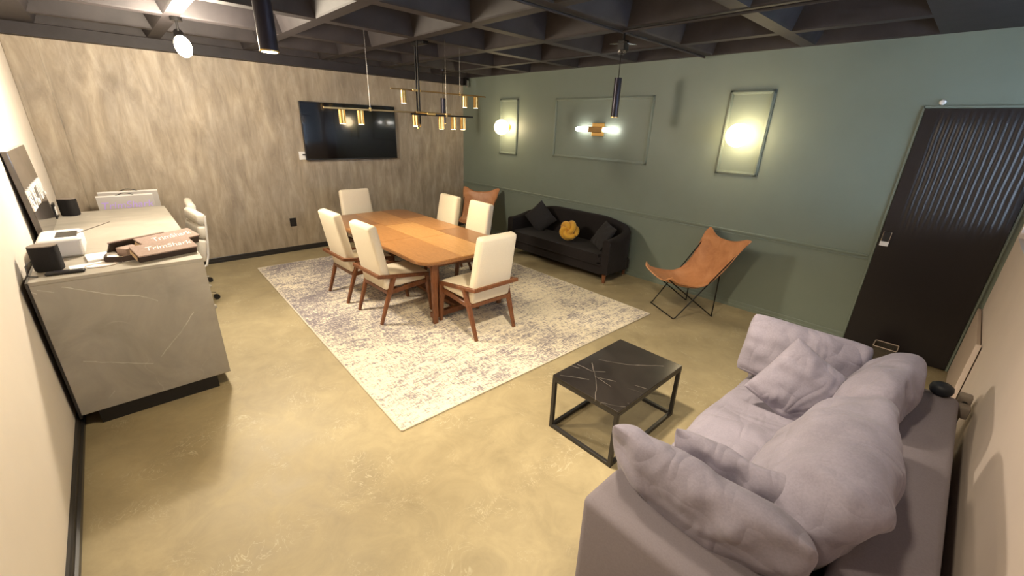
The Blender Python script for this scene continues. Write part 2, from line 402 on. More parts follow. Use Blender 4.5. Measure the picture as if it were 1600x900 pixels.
# baseboards, rails, mouldings
def base_profile(bm, p, q, nrm, h, t):
    p = Vector(p); q = Vector(q); n = Vector(nrm)
    prof = [(0, 0), (t, 0), (t, h * 0.42), (t * 0.62, h * 0.5), (t * 0.62, h * 0.92), (t * 0.4, h), (0, h)]
    A = [bm.verts.new(p + n * a + Vector((0, 0, z))) for a, z in prof]; B = [bm.verts.new(q + n * a + Vector((0, 0, z))) for a, z in prof]
    k = len(prof)
    for i in range(k): bm.faces.new((A[i], A[(i + 1) % k], B[(i + 1) % k], B[i]))
    bm.faces.new(A); bm.faces.new(B)
bm = bm_new(); base_profile(bm, (0.0, -5.35, 0), (0.0, -0.0, 0), (1, 0, 0), 0.075, 0.02); struct('baseboard_back', bm, MBLACKTRIM)
bm = bm_new(); base_profile(bm, (0.026, WY, 0), (RX, WY, 0), (0, 1, 0), 0.075, 0.03); struct('baseboard_left', bm, MBLACKTRIM)
bm = bm_new(); base_profile(bm, (0.02, 0, 0), (6.40, 0, 0), (0, -1, 0), 0.075, 0.016); struct('baseboard_green', bm, MGREEN)
bm = bm_new(); bar(bm, (0.0, -0.008, 0.881), (6.38, -0.008, 0.881), 0.016, 0.026, bev=0.006); bar(bm, (0.0, -0.005, 0.845), (6.38, -0.005, 0.845), 0.010, 0.014, bev=0.003)
struct('trim_1', bm, MGREEN)
def moulding(name, x0, x1, z0, z1):
    bm = bm_new(); w = 0.04
    for a, b in (((x0, z0), (x1, z0)), ((x1, z0), (x1, z1)), ((x1, z1), (x0, z1)), ((x0, z1), (x0, z0))):
        p = Vector((a[0], -0.008, a[1])); q = Vector((b[0], -0.008, b[1]))
        X0, X1 = min(p.x, q.x) - w / 2, max(p.x, q.x) + w / 2; Z0, Z1 = min(p.z, q.z) - w / 2, max(p.z, q.z) + w / 2
        box(bm, X0, X1, -0.014, 0.0, Z0, Z1, 0.005); 
        i = w * 0.28
        box(bm, X0 + i, X1 - i, -0.022, -0.008, Z0 + i, Z1 - i, 0.005)
    return struct(name, bm, MGREEN, 35)
moulding('trim_2', 1.08, 1.49, 1.485, 2.32); moulding('trim_3', 2.33, 3.91, 1.52, 2.305); moulding('trim_4', 4.835, 5.24, 1.51, 2.325)

# door: dark panel with wavy vertical ribs
bm = bm_new(); dx0, dx1, dz1 = 6.415, 7.155, 2.155
nx, nz = 148, 40
def door_y(x, z):
    u = (x - dx0) / (dx1 - dx0)
    ph = 2 * PI * u * 19 + 0.9 * noise.noise(Vector((x * 5, z * 2.0, 1.3))) + 0.5 * noise.noise(Vector((x * 9, z * 6.0, 4.0)))
    edge = min(1, max(0, (u - 0.10) / 0.04)) * min(1, max(0, (0.97 - u) / 0.03)) * min(1, max(0, (2.11 - z) / 0.04)) * min(1, max(0, (z - 0.05) / 0.04))
    edge *= min(1, max(0, (z - 1.10) / 0.25))  # ribs flatten below sill height: the window light's cut-off put into the shape
    return -0.026 - 0.0024 * edge * math.sin(ph)
V = [[bm.verts.new((dx0 + (dx1 - dx0) * i / nx, door_y(dx0 + (dx1 - dx0) * i / nx, 0.008 + (dz1 - 0.008) * j / nz), 0.008 + (dz1 - 0.008) * j / nz)) for i in range(nx + 1)] for j in range(nz + 1)]
for j in range(nz):
    for i in range(nx): bm.faces.new((V[j][i], V[j][i + 1], V[j + 1][i + 1], V[j + 1][i]))
box(bm, dx0, dx1, -0.022, -0.002, 0.008, dz1)
door = struct('door_1', bm, MDOOR, 60)
bm = bm_new()
box(bm, dx0 - 0.022, dx0 - 0.004, -0.016, 0.0, 0.0, dz1 + 0.024, 0.003); box(bm, dx1 + 0.004, dx1 + 0.022, -0.016, 0.0, 0.0, dz1 + 0.024, 0.003)
box(bm, dx0 - 0.022, dx1 + 0.022, -0.016, 0.0, dz1 + 0.004, dz1 + 0.024, 0.003)
obj('door_frame', bm, MGREEN, door)
lk = bm_new(); box(lk, 6.430, 6.492, -0.052, -0.028, 1.005, 1.135, 0.005); lo = obj('door_lock', lk, MCHROME, door)
bm = bm_new(); box(bm, 6.435, 6.487, -0.056, -0.050, 1.045, 1.130, 0.002); obj('keypad', bm, MBLK, lo)
bm = bm_new(); box(bm, 6.430, 6.492, -0.058, -0.050, 1.003, 1.043, 0.003); obj('lock_cover', bm, MWPL, lo)
# small motion sensor over the door
bm = bm_new(); lathe(bm, [(0, 0.0), (0.022, 0.0), (0.022, 0.006), (0.014, 0.018), (0, 0.021)], n=16)
bmesh.ops.rotate(bm, verts=bm.verts, cent=(0, 0, 0), matrix=Matrix.Rotation(PI / 2, 3, 'X'))
tag(obj('wall_sensor', bm, MWPL, None, 40, (6.50, -0.001, 2.205)), 'tiny white sensor button on the green wall above the dark door', 'sensor')

# ------------------------------------------------------------------ ceiling fittings: conduits and lamps
def conduit(pts, label):
    bm = bm_new(); tube(bm, pts, 0.011, 8); tag(obj('ceiling_conduit', bm, MCEIL, None, 60), label, 'conduit', 'conduits on the ceiling ribs')
conduit([(4.47, -0.03, 2.685), (4.47, -3.4, 2.685)], 'black conduit running along a ceiling rib out from the green wall')
conduit([(4.5, -1.66, 2.683), (6.3, -1.66, 2.683)], 'black conduit on the cross rib to the right of the ceiling junction')

def track_spot(loc, aim, label, bright=False):
    r = thing('ceiling_spotlight', label, 'spotlight', loc)
    L = Vector(loc); d = (Vector(aim) - L).normalized()
    bm = bm_new(); cyl(bm, (0, 0, HB - loc[2]), (0, 0, HB - loc[2] - 0.03), 0.045, n=20); obj('mount', bm, MIRON, r, 40)
    bm = bm_new(); cyl(bm, (0, 0, HB - loc[2] - 0.02), (0, 0, 0.02), 0.009); obj('stem', bm, MIRON, r, 40)
    bm = bm_new(); cyl(bm, -d * 0.06, d * 0.085, 0.038, 0.046, 20); obj('head', bm, MIRON, r, 40)
    if bright:
        bm = bm_new(); tube(bm, [d * (0.07 + 0.027 * k) for k in range(9)], lambda t: 0.062 * math.sqrt(max(0.05, 1 - (2 * t - 0.75) ** 2 * 0.62)), 20); obj('glare_bulb', bm, MLENS, r, 60)  # bulb enlarged and stretched so its shape stands in for the lens glare
    else:
        bm = bm_new(); cyl(bm, d * 0.080, d * 0.10, 0.044, 0.030, 20); obj('lens', bm, MLENSW, r, 40)
    return L + d * 0.115, d
def pendant(bottom, length, label, lit):
    x, y, z = bottom
    r = thing('tube_pendant', label, 'pendant lamp', bottom, 0, 'black tube pendants')
    bm = bm_new(); cyl(bm, (0, 0, 0), (0, 0, length), 0.04, n=24); obj('tube', bm, MTUBE, r, 40)
    bm = bm_new(); cyl(bm, (0, 0, -0.006), (0, 0, 0.0), 0.0415, n=24); obj('rim', bm, MBRASS, r, 40)
    bm = bm_new(); cyl(bm, (0, 0, -0.008), (0, 0, -0.005), 0.034, n=24); obj('lamp_mouth', bm, MLENSW if lit else MBLK, r, 40)
    bm = bm_new(); cyl(bm, (0, 0, length), (0, 0, HB + 0.0 - z), 0.004, n=8); obj('cable', bm, MIRON, r)
    bm = bm_new(); cyl(bm, (0, 0, HB - z - 0.02), (0, 0, HB - z), 0.035, n=20); obj('ceiling_rose', bm, MCEIL, r, 40)
    return r
# bright spotlight on the rib crossing above the counter
SPA = (1.74, -4.37, 2.55)
p, d = track_spot(SPA, (2.75, -4.42, 1.85), 'glaring white spotlight under the ceiling above the stone counter', True)
lamp('spotlight_beam', 'SPOT', p + d * 0.17, 110, NEUT, (4.4, -5.0, 0.4), spot_size=math.radians(125), spot_blend=0.5, shadow_soft_size=0.03)
lamp('spotlight_glow', 'POINT', p + d * 0.17, 150, NEUT, shadow_soft_size=0.22)
# spotlight at the left, towards the plaster
pendant((4.43, -4.40, 2.20), 0.43, 'black tube pendant with glowing mouth hanging nearest, cut off by the top of the picture', True)
lamp('tube_pendant_beam', 'SPOT', (4.43, -4.40, 2.185), 80, WARM, (4.5, -4.42, 0), spot_size=math.radians(156), spot_blend=0.8, shadow_soft_size=0.035)
pendant((3.857, -0.72, 2.05), 0.40, 'black tube pendant hanging in front of the green wall by the middle panel', False)
pendant((0.80, -0.98, 1.925), 0.37, 'black tube pendant hanging far back among the brass lamps near the room corner', False)
# unseen fill lamps added over the seating corner, above and behind the photographer
for loc, aim, w, lab in (((5.445, -3.47, 2.57), (5.2, -2.7, 0), 190, 'added unseen fill spotlight over the low black marble table'),
                         ((5.90, -5.05, 2.50), (6.0, -4.2, 0.2), 60, 'added unseen fill spotlight near the left wall over open floor'),
                         ((6.40, -3.47, 2.50), (6.4, -2.6, 0.4), 45, 'added unseen fill spotlight above the grey sofa')):
    p, d = track_spot(loc, aim, lab)
    lamp('spotlight_beam', 'SPOT', p, w, (1.0, 0.84, 0.60), p + d, spot_size=math.radians(112), spot_blend=1.0, shadow_soft_size=0.08)

# unlit lamp holder at the rib crossing
r = thing('bare_lamp_holder', 'unlit metal lamp holder with four pointed fins at the ceiling rib crossing', 'lamp holder', (4.50, -1.64, 2.56))
bm = bm_new(); box(bm, -0.035, 0.035, -0.035, 0.035, -0.02, 0.06, 0.006); obj('socket', bm, MIRON, r)
bm = bm_new(); cyl(bm, (0, 0, 0.05), (0, 0, HB - 2.56), 0.010); obj('stem', bm, MIRON, r)
for k in range(4):
    a = PI / 4 + k * PI / 2; bm = bm_new(); c = Vector((math.cos(a), math.sin(a), 0)); t = Vector((-math.sin(a), math.cos(a), 0))
    bar(bm, c * 0.03 + Vector((0, 0, 0.035)), c * 0.115 + Vector((0, 0, 0.03)), 0.05, 0.006, 0.006, 0.004, bev=0); obj('fin', bm, MCHROME, r)
for k in range(4):
    a = k * PI / 2; bm = bm_new(); c = Vector((math.cos(a), math.sin(a), 0)) * 0.03
    bar(bm, c + Vector((0, 0, -0.03)), c + Vector((0, 0, -0.016)), 0.03, 0.012, bev=0); obj('clip', bm, MCHROME, r)

# camera / projector bracket in the room corner
r = thing('corner_bracket', 'small black bracket with steel clip high in the corner where the walls meet', 'bracket', (0.16, -0.06, 2.56))
bm = bm_new(); box(bm, -0.02, 0.06, -0.04, 0.03, 0.02, 0.141, 0.004); obj('box', bm, MIRON, r)
bm = bm_new(); box(bm, 0.055, 0.085, -0.03, 0.02, -0.01, 0.10, 0.006); obj('clip', bm, MCHROME, r)

# chandelier over the table: three bars, three brass cylinders each
r = thing('bar_chandelier', 'three-bar chandelier with nine brass cylinder lamps over the dining table', 'chandelier', (2.5, -2.42, HB))
def loc_(x, y, z): return Vector((x - 2.5, y + 2.42, z - HB))
bm = bm_new(); box(bm, -0.10, 0.14, -0.035, 0.035, -0.03, 0.0, 0.006); obj('ceiling_plate', bm, MIRON, r)
bars = [(2.60, -3.515, -2.10, 2.017, MBRASSD, (-3.347, -3.165, -2.56), -3.06),
        (2.40, -2.72, -1.43, 2.245, MBRASSD, (-2.575, -1.75, -1.58), -1.82),
        (2.75, -2.70, -1.90, 1.995, MIRON, (-2.33, -2.17, -2.04), -2.26)]
for bx, y0, y1, z, mt, ys, wy in bars:
    bm = bm_new(); box(bm, bx - 2.5 - 0.008, bx - 2.5 + 0.008, y0 + 2.42, y1 + 2.42, z - HB - 0.008, z - HB + 0.008, 0.002); b = obj('bar', bm, mt, r)
    bm = bm_new(); q = loc_(bx, wy, z); cyl(bm, q, (q.x, q.y, 0.25 if bx < 2.5 else 0.02), 0.0025, n=6); obj('wire', bm, MCHROME, r)
    bm = bm_new(); cyl(bm, q - Vector((0, 0, 0.012)), q + Vector((0, 0, 0.02)), 0.011, n=12); obj('wire_clamp', bm, MBRASS, r, 40)
    for y in ys:
        q = loc_(bx, y, z)
        bm = bm_new(); cyl(bm, q + Vector((0, 0, -0.135)), q + Vector((0, 0, -0.010)), 0.030, n=20); s_ = obj('lamp_cylinder', bm, MBRASS, r, 40)
        bm = bm_new(); cyl(bm, q + Vector((0, 0, -0.1375)), q + Vector((0, 0, -0.135)), 0.025, n=16); obj('lamp_mouth', bm, MLENSW, s_, 40)
for x_, y_, top in ((2.60, -2.50, 0), (2.42, -2.42, 0)):
    bm = bm_new(); q = loc_(x_, y_, 1.90 if x_ > 2.5 else 1.87); cyl(bm, (q.x, q.y, -0.01), q, 0.009, n=10); obj('rod', bm, MIRON, r, 40)
    bm = bm_new(); lathe(bm, [(0, -0.03), (0.010, -0.02), (0.010, 0.0), (0.006, 0.01), (0, 0.01)], q, 12); obj('finial', bm, MBRASS, r, 40)
for x_, y_, z_ in ((2.60, -2.50, 2.017), (2.41, -2.42, 2.245), (2.68, -2.46, 2.005)):
    bm = bm_new(); q = loc_(x_, y_, z_); box(bm, q.x - (0.09 if z_ < 2.01 else 0.02), q.x + (0.09 if z_ < 2.01 else 0.02), q.y - 0.05, q.y + 0.05, q.z - 0.012, q.z + 0.012, 0.004); obj('joint', bm, MBRASS, r)
lamp('chandelier_glow', 'SPOT', (2.6, -3.0, 1.86), 30, WARM, (2.6, -3.0, 0), spot_size=math.radians(120), spot_blend=0.8, shadow_soft_size=0.25)
lamp('chandelier_glow', 'SPOT', (2.6, -2.2, 1.84), 40, WARM, (2.6, -2.2, 0), spot_size=math.radians(120), spot_blend=0.8, shadow_soft_size=0.25)

# wall sconces
def globe_sconce(x, label):
    r = thing('globe_sconce', label, 'wall lamp', (x, 0, 1.90), 0, 'globe wall lamps')
    bm = bm_new(); cyl(bm, (0, 0, 0), (0, -0.02, 0), 0.05, n=24); obj('wall_plate', bm, MBRASS, r, 40)
    bm = bm_new(); cyl(bm, (0, -0.015, 0), (0, -0.06, 0), 0.022, 0.035, n=20); obj('arm', bm, MBRASS, r, 40)
    bm = bm_new(); bmesh.ops.create_uvsphere(bm, u_segments=32, v_segments=16, radius=0.118, matrix=Matrix.Translation((0, -0.165, 0))); obj('globe', bm, MBULB, r, 80)
globe_sconce(1.285, 'glowing white globe wall lamp on the narrow panel near the room corner')
globe_sconce(5.04, 'glowing white globe wall lamp on the narrow panel nearer the dark door')
r = thing('linear_sconce', 'brass wall lamp with two glowing ribbed glass rods inside the wide panel', 'wall lamp', (3.13, 0, 1.912))
bm = bm_new(); box(bm, -0.10, 0.10, -0.02, 0.0, -0.085, 0.085, 0.004); obj('wall_plate', bm, MBRASS, r)
bm = bm_new(); box(bm, -0.12, 0.12, -0.085, -0.018, -0.036, 0.036, 0.005); obj('centre_block', bm, MBRASSD, r)
for s in (-1, 1):
    bm = bm_new()
    prof = []
    cyl(bm, (s * 0.115, -0.055, 0), (s * 0.335, -0.055, 0), 0.022, n=20); t = obj('glass_rod', bm, MTUBEL, r, 40)
    for k in range(9):
        bm = bm_new(); cyl(bm, (s * (0.13 + k * 0.024), -0.055, 0), (s * (0.142 + k * 0.024), -0.055, 0), 0.029, n=20); obj('rib', bm, MTUBEL, t, 40)

# ------------------------------------------------------------------ wall items
r = thing('television', 'large black flat television on the plaster wall', 'television', (0.0, -2.18, 1.75))
bm = bm_new(); box(bm, 0.0, 0.03, -0.25, 0.25, -0.2, 0.2); obj('wall_mount', bm, MIRON, r)
bm = bm_new(); box(bm, 0.03, 0.062, -0.74, 0.74, -0.405, 0.405, 0.005); obj('casing', bm, MBLK, r)
bm = bm_new(); box(bm, 0.061, 0.0635, -0.728, 0.728, -0.385, 0.395, 0); obj('screen', bm, MTV, r)
bm = bm_new(); box(bm, 0.060, 0.066, -0.012, 0.012, -0.408, -0.396, 0.001); obj('badge', bm, MCHROME, r)
r = thing('wall_socket', 'white wall socket plate half hidden by the lower corner of the television', 'socket', (0, -2.955, 1.41))
bm = bm_new(); box(bm, 0, 0.009, -0.045, 0.045, -0.058, 0.058, 0.003); obj('plate', bm, MWPL, r)
bm = bm_new(); box(bm, 0.008, 0.03, 0.002, 0.04, 0.005, 0.022, 0.002); obj('plug', bm, MBLK, r)
r = thing('black_wall_socket', 'black wall socket plate low on the plaster wall left of the dining chairs', 'socket', (0, -3.222, 0.447))
bm = bm_new(); box(bm, 0, 0.010, -0.045, 0.045, -0.062, 0.062, 0.003); obj('plate', bm, MBLK, r)
bm = bm_new(); box(bm, 0.009, 0.012, -0.025, 0.025, -0.04, 0.04, 0.001); obj('insert', bm, MBLACKTRIM, r)

# ------------------------------------------------------------------ rug
r = thing('area_rug', 'large cream rug with distressed grey-violet pattern under the dining table', 'rug', (0, 0, 0))
c4 = [(0.609, -3.916), (4.754, -4.043), (4.819, -1.009), (0.68, -0.90)]
bm = bm_new(); prism(bm, c4, 0.0005, 0.010, 0.002); obj('pile', bm, MRUG, r)
bm = bm_new()
for a, b in zip(c4, c4[1:] + c4[:1]): bar(bm, (*a, 0.006), (*b, 0.006), 0.014, 0.011, bev=0.003)
obj('binding', bm, MRUGE, r)
RZ = 0.0105

# ------------------------------------------------------------------ dining table
TX0, TX1, TY0, TY1, TZ = 1.10, 3.65, -3.165, -1.965, 0.70
tc = ((TX0 + TX1) / 2, (TY0 + TY1) / 2)
r = thing('dining_table', 'long walnut dining table with rounded corners and patchwork veneer top', 'table', (tc[0], tc[1], RZ))
hx, hy = (TX1 - TX0) / 2, (TY1 - TY0) / 2
bm = bm_new(); prism(bm, rrect(-hx, hx, -hy, hy, 0.16, 8), TZ - 0.036 - RZ, TZ - 0.010 - RZ, 0.006); obj('tabletop', bm, MTOPC, r, 40)
def clip_rect(poly, x0, x1, y0, y1):
    def cl(P, f, inter):
        out = []
        for i in range(len(P)):
            a, b = P[i - 1], P[i]
            if f(a) != f(b): out.append(inter(a, b))
            if f(b): out.append(b)
        return out
    ix = lambda v: (lambda a, b: (v, a[1] + (b[1] - a[1]) * (v - a[0]) / (b[0] - a[0])))
    iy = lambda v: (lambda a, b: (a[0] + (b[0] - a[0]) * (v - a[1]) / (b[1] - a[1]), v))
    P = cl(poly, lambda p: p[0] >= x0, ix(x0)); P = cl(P, lambda p: p[0] <= x1, ix(x1))
    P = cl(P, lambda p: p[1] >= y0, iy(y0)); P = cl(P, lambda p: p[1] <= y1, iy(y1)); return P
outl = rrect(-hx + 0.003, hx - 0.003, -hy + 0.003, hy - 0.003, 0.157, 8)
sy = [-hy, -2.72 - tc[1], -2.32 - tc[1], hy]
segs = [([-hx, -0.50, 0.33, hx], (MTOPC, MTOPB, MTOPB)), ([-hx, -0.36, 0.42, hx], (MTOPB, MTOPA, MTOPA)), ([-hx, -0.60, 0.22, hx], (MTOPC, MTOPB, MTOPC))]
for k, (xs, ms) in enumerate(segs):
    for (a, b), mt in zip(zip(xs, xs[1:]), ms):
        P = clip_rect(outl, a + 0.0012, b - 0.0012, sy[k] + 0.0012, sy[k + 1] - 0.0012)
        bm = bm_new(); prism(bm, P, TZ - 0.012 - RZ, TZ - RZ, 0.0015); obj('veneer_panel', bm, mt, r)
for sx in (-1, 1):
    for s in (-1, 1):
        bm = bm_new(); bar(bm, (sx * 1.165, s * 0.425, 0.0), (sx * 1.165, s * 0.425, TZ - 0.036 - RZ), 0.05, 0.036, 0.062, 0.045); obj('leg', bm, MWAL, r)
        bm = bm_new(); bar(bm, (sx * 1.10, s * 0.34, 0.05), (sx * 1.13, s * 0.40, TZ - 0.04 - RZ), 0.035, 0.07, 0.045, 0.10); obj('inner_leg', bm, MWAL, r)
    bm = bm_new(); box(bm, sx * 1.10 - 0.03, sx * 1.10 + 0.03, -0.43, 0.43, 0.035, 0.095, 0.008); obj('foot_beam', bm, MWAL, r)
    bm = bm_new(); box(bm, sx * 1.13 - 0.03, sx * 1.13 + 0.03, -0.46, 0.46, TZ - 0.10 - RZ, TZ - 0.036 - RZ, 0.006); obj('top_beam', bm, MWAL, r)
bm = bm_new(); box(bm, -1.08, 1.08, -0.10, 0.10, 0.045, 0.085, 0.006); obj('stretcher', bm, MWAL, r)

# ------------------------------------------------------------------ dining chairs
def make_chair(label):
    r = thing('dining_chair', label, 'chair', (0, 0, RZ), 0, 'cream dining chairs around the table')
    def pad(name, w, d, h, b, mt, disp=0.0):
        bm = bm_new(); box(bm, -w / 2, w / 2, -d / 2, d / 2, 0, h, b, 4)
        return bm
    # seat: slightly crowned
    bm = bm_new(); n = 14; Wd, D0, D1 = 0.235, -0.17, 0.285
    box(bm, -Wd, Wd, D0, D1, 0.362, 0.452, 0.026, 4)
    bmesh.ops.subdivide_edges(bm, edges=[e for e in bm.edges if e.calc_length() > 0.2], cuts=5, use_grid_fill=True)
    for v in bm.verts:
        if v.co.z > 0.43:
            v.co.z += 0.022 * max(0, 1 - (v.co.x / Wd) ** 2) * max(0, 1 - ((v.co.y - 0.06) / 0.25) ** 2)
    obj('seat', bm, MCREAM, r, 50)
    bm = bm_new(); h = 0.655
    box(bm, -0.235, 0.235, -0.046, 0.046, 0, h, 0.030, 4)
    bmesh.ops.subdivide_edges(bm, edges=[e for e in bm.edges if e.calc_length() > 0.2], cuts=5, use_grid_fill=True)
    for v in bm.verts:
        t = v.co.z / h; v.co.x *= 1.0 - 0.10 * t
        if v.co.y > 0.03: v.co.y += 0.014 * max(0, 1 - (v.co.x / 0.22) ** 2) * math.sin(PI * t)
    bmesh.ops.transform(bm, matrix=Matrix.Translation((0, -0.175, 0.345)) @ Matrix.Rotation(math.radians(10.5), 4, 'X'), verts=bm.verts)
    obj('backrest', bm, MCREAM, r, 50)
    for s in (-1, 1):
        bm = bm_new(); bar(bm, (s * 0.240, 0.295, 0), (s * 0.246, 0.245, 0.418), 0.028, 0.030, 0.034, 0.062, up=(1, 0, 0)); obj('leg', bm, MWAL, r)
        bm = bm_new(); bar(bm, (s * 0.240, -0.300, 0), (s * 0.250, -0.135, 0.488), 0.028, 0.030, 0.034, 0.062, up=(1, 0, 0)); obj('leg', bm, MWAL, r)
        bm = bm_new(); bar(bm, (s * 0.250, 0.270, 0.424), (s * 0.256, -0.292, 0.508), 0.030, 0.036, up=(0, 0, 1)); obj('side_rail', bm, MWAL, r)
        bm = bm_new(); bar(bm, (s * 0.238, 0.255, 0.352), (s * 0.238, -0.195, 0.318), 0.022, 0.045); obj('side_apron', bm, MWAL, r)
    bm = bm_new(); bar(bm, (-0.270, -0.296, 0.510), (0.270, -0.296, 0.510), 0.026, 0.036, up=(0, 0, 1)); obj('back_rail', bm, MWAL, r)
    bm = bm_new(); bar(bm, (-0.240, -0.195, 0.320), (0.240, -0.195, 0.320), 0.030, 0.042); obj('rear_apron', bm, MWAL, r)
    bm = bm_new(); bar(bm, (-0.240, 0.250, 0.345), (0.240, 0.250, 0.345), 0.022, 0.040); obj('front_apron', bm, MWAL, r)
    return r
ch = make_chair('cream dining chair with its back to us at the near end of the table'); ch.location = (3.805, -2.665, RZ); ch.rotation_euler = (0, 0, PI / 2)
dup(ch, (2.985, -3.135, RZ), math.radians(2), 'cream dining chair nearer to us on the counter side of the table')
dup(ch, (2.255, -3.175, RZ), math.radians(2), 'cream dining chair farther from us on the counter side of the table')
dup(ch, (1.13, -2.58, RZ), -PI / 2, 'cream dining chair at the far end of the table under the television')
dup(ch, (1.975, -1.985, RZ), PI - 0.03, 'cream dining chair farther from us on the green wall side of the table')
dup(ch, (2.66, -1.985, RZ), PI - 0.03, 'cream dining chair nearer to us on the green wall side of the table')

# ------------------------------------------------------------------ butterfly chairs
def make_butterfly(name, label):
    r = thing(name, label, 'chair', (0, 0, 0), 0, 'tan leather butterfly chairs')
    # local +y = front.  sling
    nu, nv = 28, 36
    cen = [(0.36, 0.400), (0.20, 0.345), (0.02, 0.305), (-0.14, 0.345), (-0.26, 0.50), (-0.33, 0.66), (-0.375, 0.815)]   # (y,z) centre line front->back
    sid = [(0.265, 0.44, 0.505), (0.285, 0.26, 0.425), (0.275, 0.04, 0.385), (0.262, -0.10, 0.435), (0.275, -0.22, 0.57), (0.305, -0.32, 0.75), (0.345, -0.42, 0.925)]
    def cr(P, t):
        m = len(P) - 1; x = min(max(t * m, 0), m - 1e-6); i = int(x); f = x - i
        p = [Vector(P[max(0, min(m, k))]) for k in (i - 1, i, i + 1, i + 2)]
        return 0.5 * ((2 * p[1]) + (p[2] - p[0]) * f + (2 * p[0] - 5 * p[1] + 4 * p[2] - p[3]) * f * f + (3 * p[1] - p[0] - 3 * p[2] + p[3]) * f ** 3)
    cen3 = [Vector((0, a, b)) for a, b in cen]; sid3 = [Vector(s) for s in sid]
    bm = bm_new(); G = []
    for j in range(nv + 1):
        t = j / nv; c = cr(cen3, t); s = cr(sid3, t); row = []
        for i in range(nu + 1):
            u = -1 + 2 * i / nu; a = abs(u); k = a ** 2.2
            # round the corner tips
            e = 1.0
            P = Vector((s.x * u, c.y + (s.y - c.y) * k, c.z + (s.z - c.z) * k))
            tip = max(0, a - 0.72) / 0.28
            if t > 0.9: P.z -= 0.045 * tip ** 2.2 * ((t - 0.9) / 0.1); P.x *= 1 - 0.06 * tip ** 2 * ((t - 0.9) / 0.1)
            if t < 0.12: P.y -= 0.06 * tip ** 2.2 * (1 - t / 0.12)
            P.z += 0.006 * noise.noise(Vector((P.x * 7, P.y * 7, 3)))
            row.append(bm.verts.new(P))
        G.append(row)
    for j in range(nv):
        for i in range(nu): bm.faces.new((G[j][i], G[j][i + 1], G[j + 1][i + 1], G[j + 1][i]))
    rim = [G[0][i].co.copy() for i in range(nu)] + [G[j][nu].co.copy() for j in range(nv)] + [G[nv][i].co.copy() for i in range(nu, 0, -1)] + [G[j][0].co.copy() for j in range(nv, 0, -1)]
    o = obj('leather_sling', bm, MLEATHER, r, 60)
    md = o.modifiers.new('thickness', 'SOLIDIFY'); md.thickness = 0.006; md.offset = 0
    bm = bm_new(); tube(bm, rim, 0.0065, 6, True); obj('piping', bm, MLEATHER, o, 60)
    # frame rods
    fl, fr_, bl, br_ = (-0.235, 0.265, 0.008), (0.235, 0.265, 0.008), (-0.235, -0.215, 0.008), (0.235, -0.215, 0.008)
    FL, FR, BL, BR = (-0.240, 0.395, 0.462), (0.240, 0.395, 0.462), (-0.300, -0.412, 0.850), (0.300, -0.412, 0.850)
    for pts in ([BL, (-0.235, 0.24, 0.020), fl, fr_, (0.235, 0.24, 0.020), BR], [FL, (-0.238, -0.195, 0.020), bl], [FR, (0.238, -0.195, 0.020), br_],
                [bl, (-0.235, -0.205, 0.50)], [br_, (0.235, -0.205, 0.50)]):
        bm = bm_new(); tube(bm, pts, 0.0065, 8); obj('frame_rod', bm, MIRON, r, 60)
    return r
bf = make_butterfly('butterfly_chair', 'tan leather butterfly chair between the black sofa and the dark door')
bf.location = (4.985, -0.585, 0); bf.rotation_euler = (0, 0, math.radians(150))
dup(bf, (1.20, -0.66, 0), math.radians(-145), 'tan leather butterfly chair in the far corner behind the dining table')

# ------------------------------------------------------------------ pillows
def pillow_bm(w, h, t, seed, pinch=0.10, n=30, wr=0.012, pw=2.4, sag=0.0, cr=0.06):
    bm = bm_new(); sv = {}
    for side in (1, -1):
        for j in range(n + 1):
            for i in range(n + 1):
                u = -1 + 2 * i / n; v = -1 + 2 * j / n
                if side == -1 and (i in (0, n) or j in (0, n)): sv[(side, i, j)] = sv[(1, i, j)]; continue
                x = w / 2 * u * (1 - pinch * (1 - v * v) * abs(u) ** 3); y = h / 2 * v * (1 - pinch * (1 - u * u) * abs(v) ** 3)
                ck = 1 - cr * (u * u * v * v) ** 2; x *= ck; y *= ck
                prof = max(0, 1 - abs(u) ** pw) ** 0.62 * max(0, 1 - abs(v) ** pw) ** 0.62
                z = side * t / 2 * prof
                edge = prof * (1 - prof) * 4
                q = Vector((x * 6 + seed * 3.1, y * 6, side * 2.0))
                z += side * wr * (noise.noise(q) + 0.5 * noise.noise(q * 2.3)) * (0.35 + edge) * (1 if prof > 0.02 else 0)
                # creases that run in from the corners and seams
                ang = math.atan2(y, x); rr = math.hypot(u, v)
                z += side * wr * 0.8 * math.sin(ang * 9 + seed * 2 + 2 * noise.noise(q * 0.7)) * max(0, rr - 0.35) * prof
                y2 = y - sag * h * (1 - u * u) * max(0, v) ** 2
                sv[(side, i, j)] = bm.verts.new((x, y2, z))
    for side in (1, -1):
        for j in range(n):
            for i in range(n):
                f = [sv[(side, i, j)], sv[(side, i + 1, j)], sv[(side, i + 1, j + 1)], sv[(side, i, j + 1)]]
                bm.faces.new(f if side == 1 else f[::-1])
    return bm
def place(o, c, xa, ya):
    """orient local x/y axes along xa, ya (world), centre at c"""
    x = Vector(xa).normalized(); y = Vector(ya); y = (y - x * y.dot(x)).normalized(); z = x.cross(y)
    m = Matrix((x, y, z)).transposed().to_4x4(); m.translation = Vector(c); o.matrix_world = m
    return o
def pillow(name, label, w, h, t, seed, mat, c, xa, ya, parent=None, **kw):
    o = obj(name, pillow_bm(w, h, t, seed, **kw), mat, None, 75)
    md = o.modifiers.new('soft', 'SUBSURF'); md.levels = 1; md.render_levels = 1
    place(o, c, xa, ya)
    if parent is not None: o.parent = parent; o.matrix_parent_inverse = parent.matrix_basis.inverted()
    elif label: tag(o, label, 'pillow', kw.get('group'))
    return o

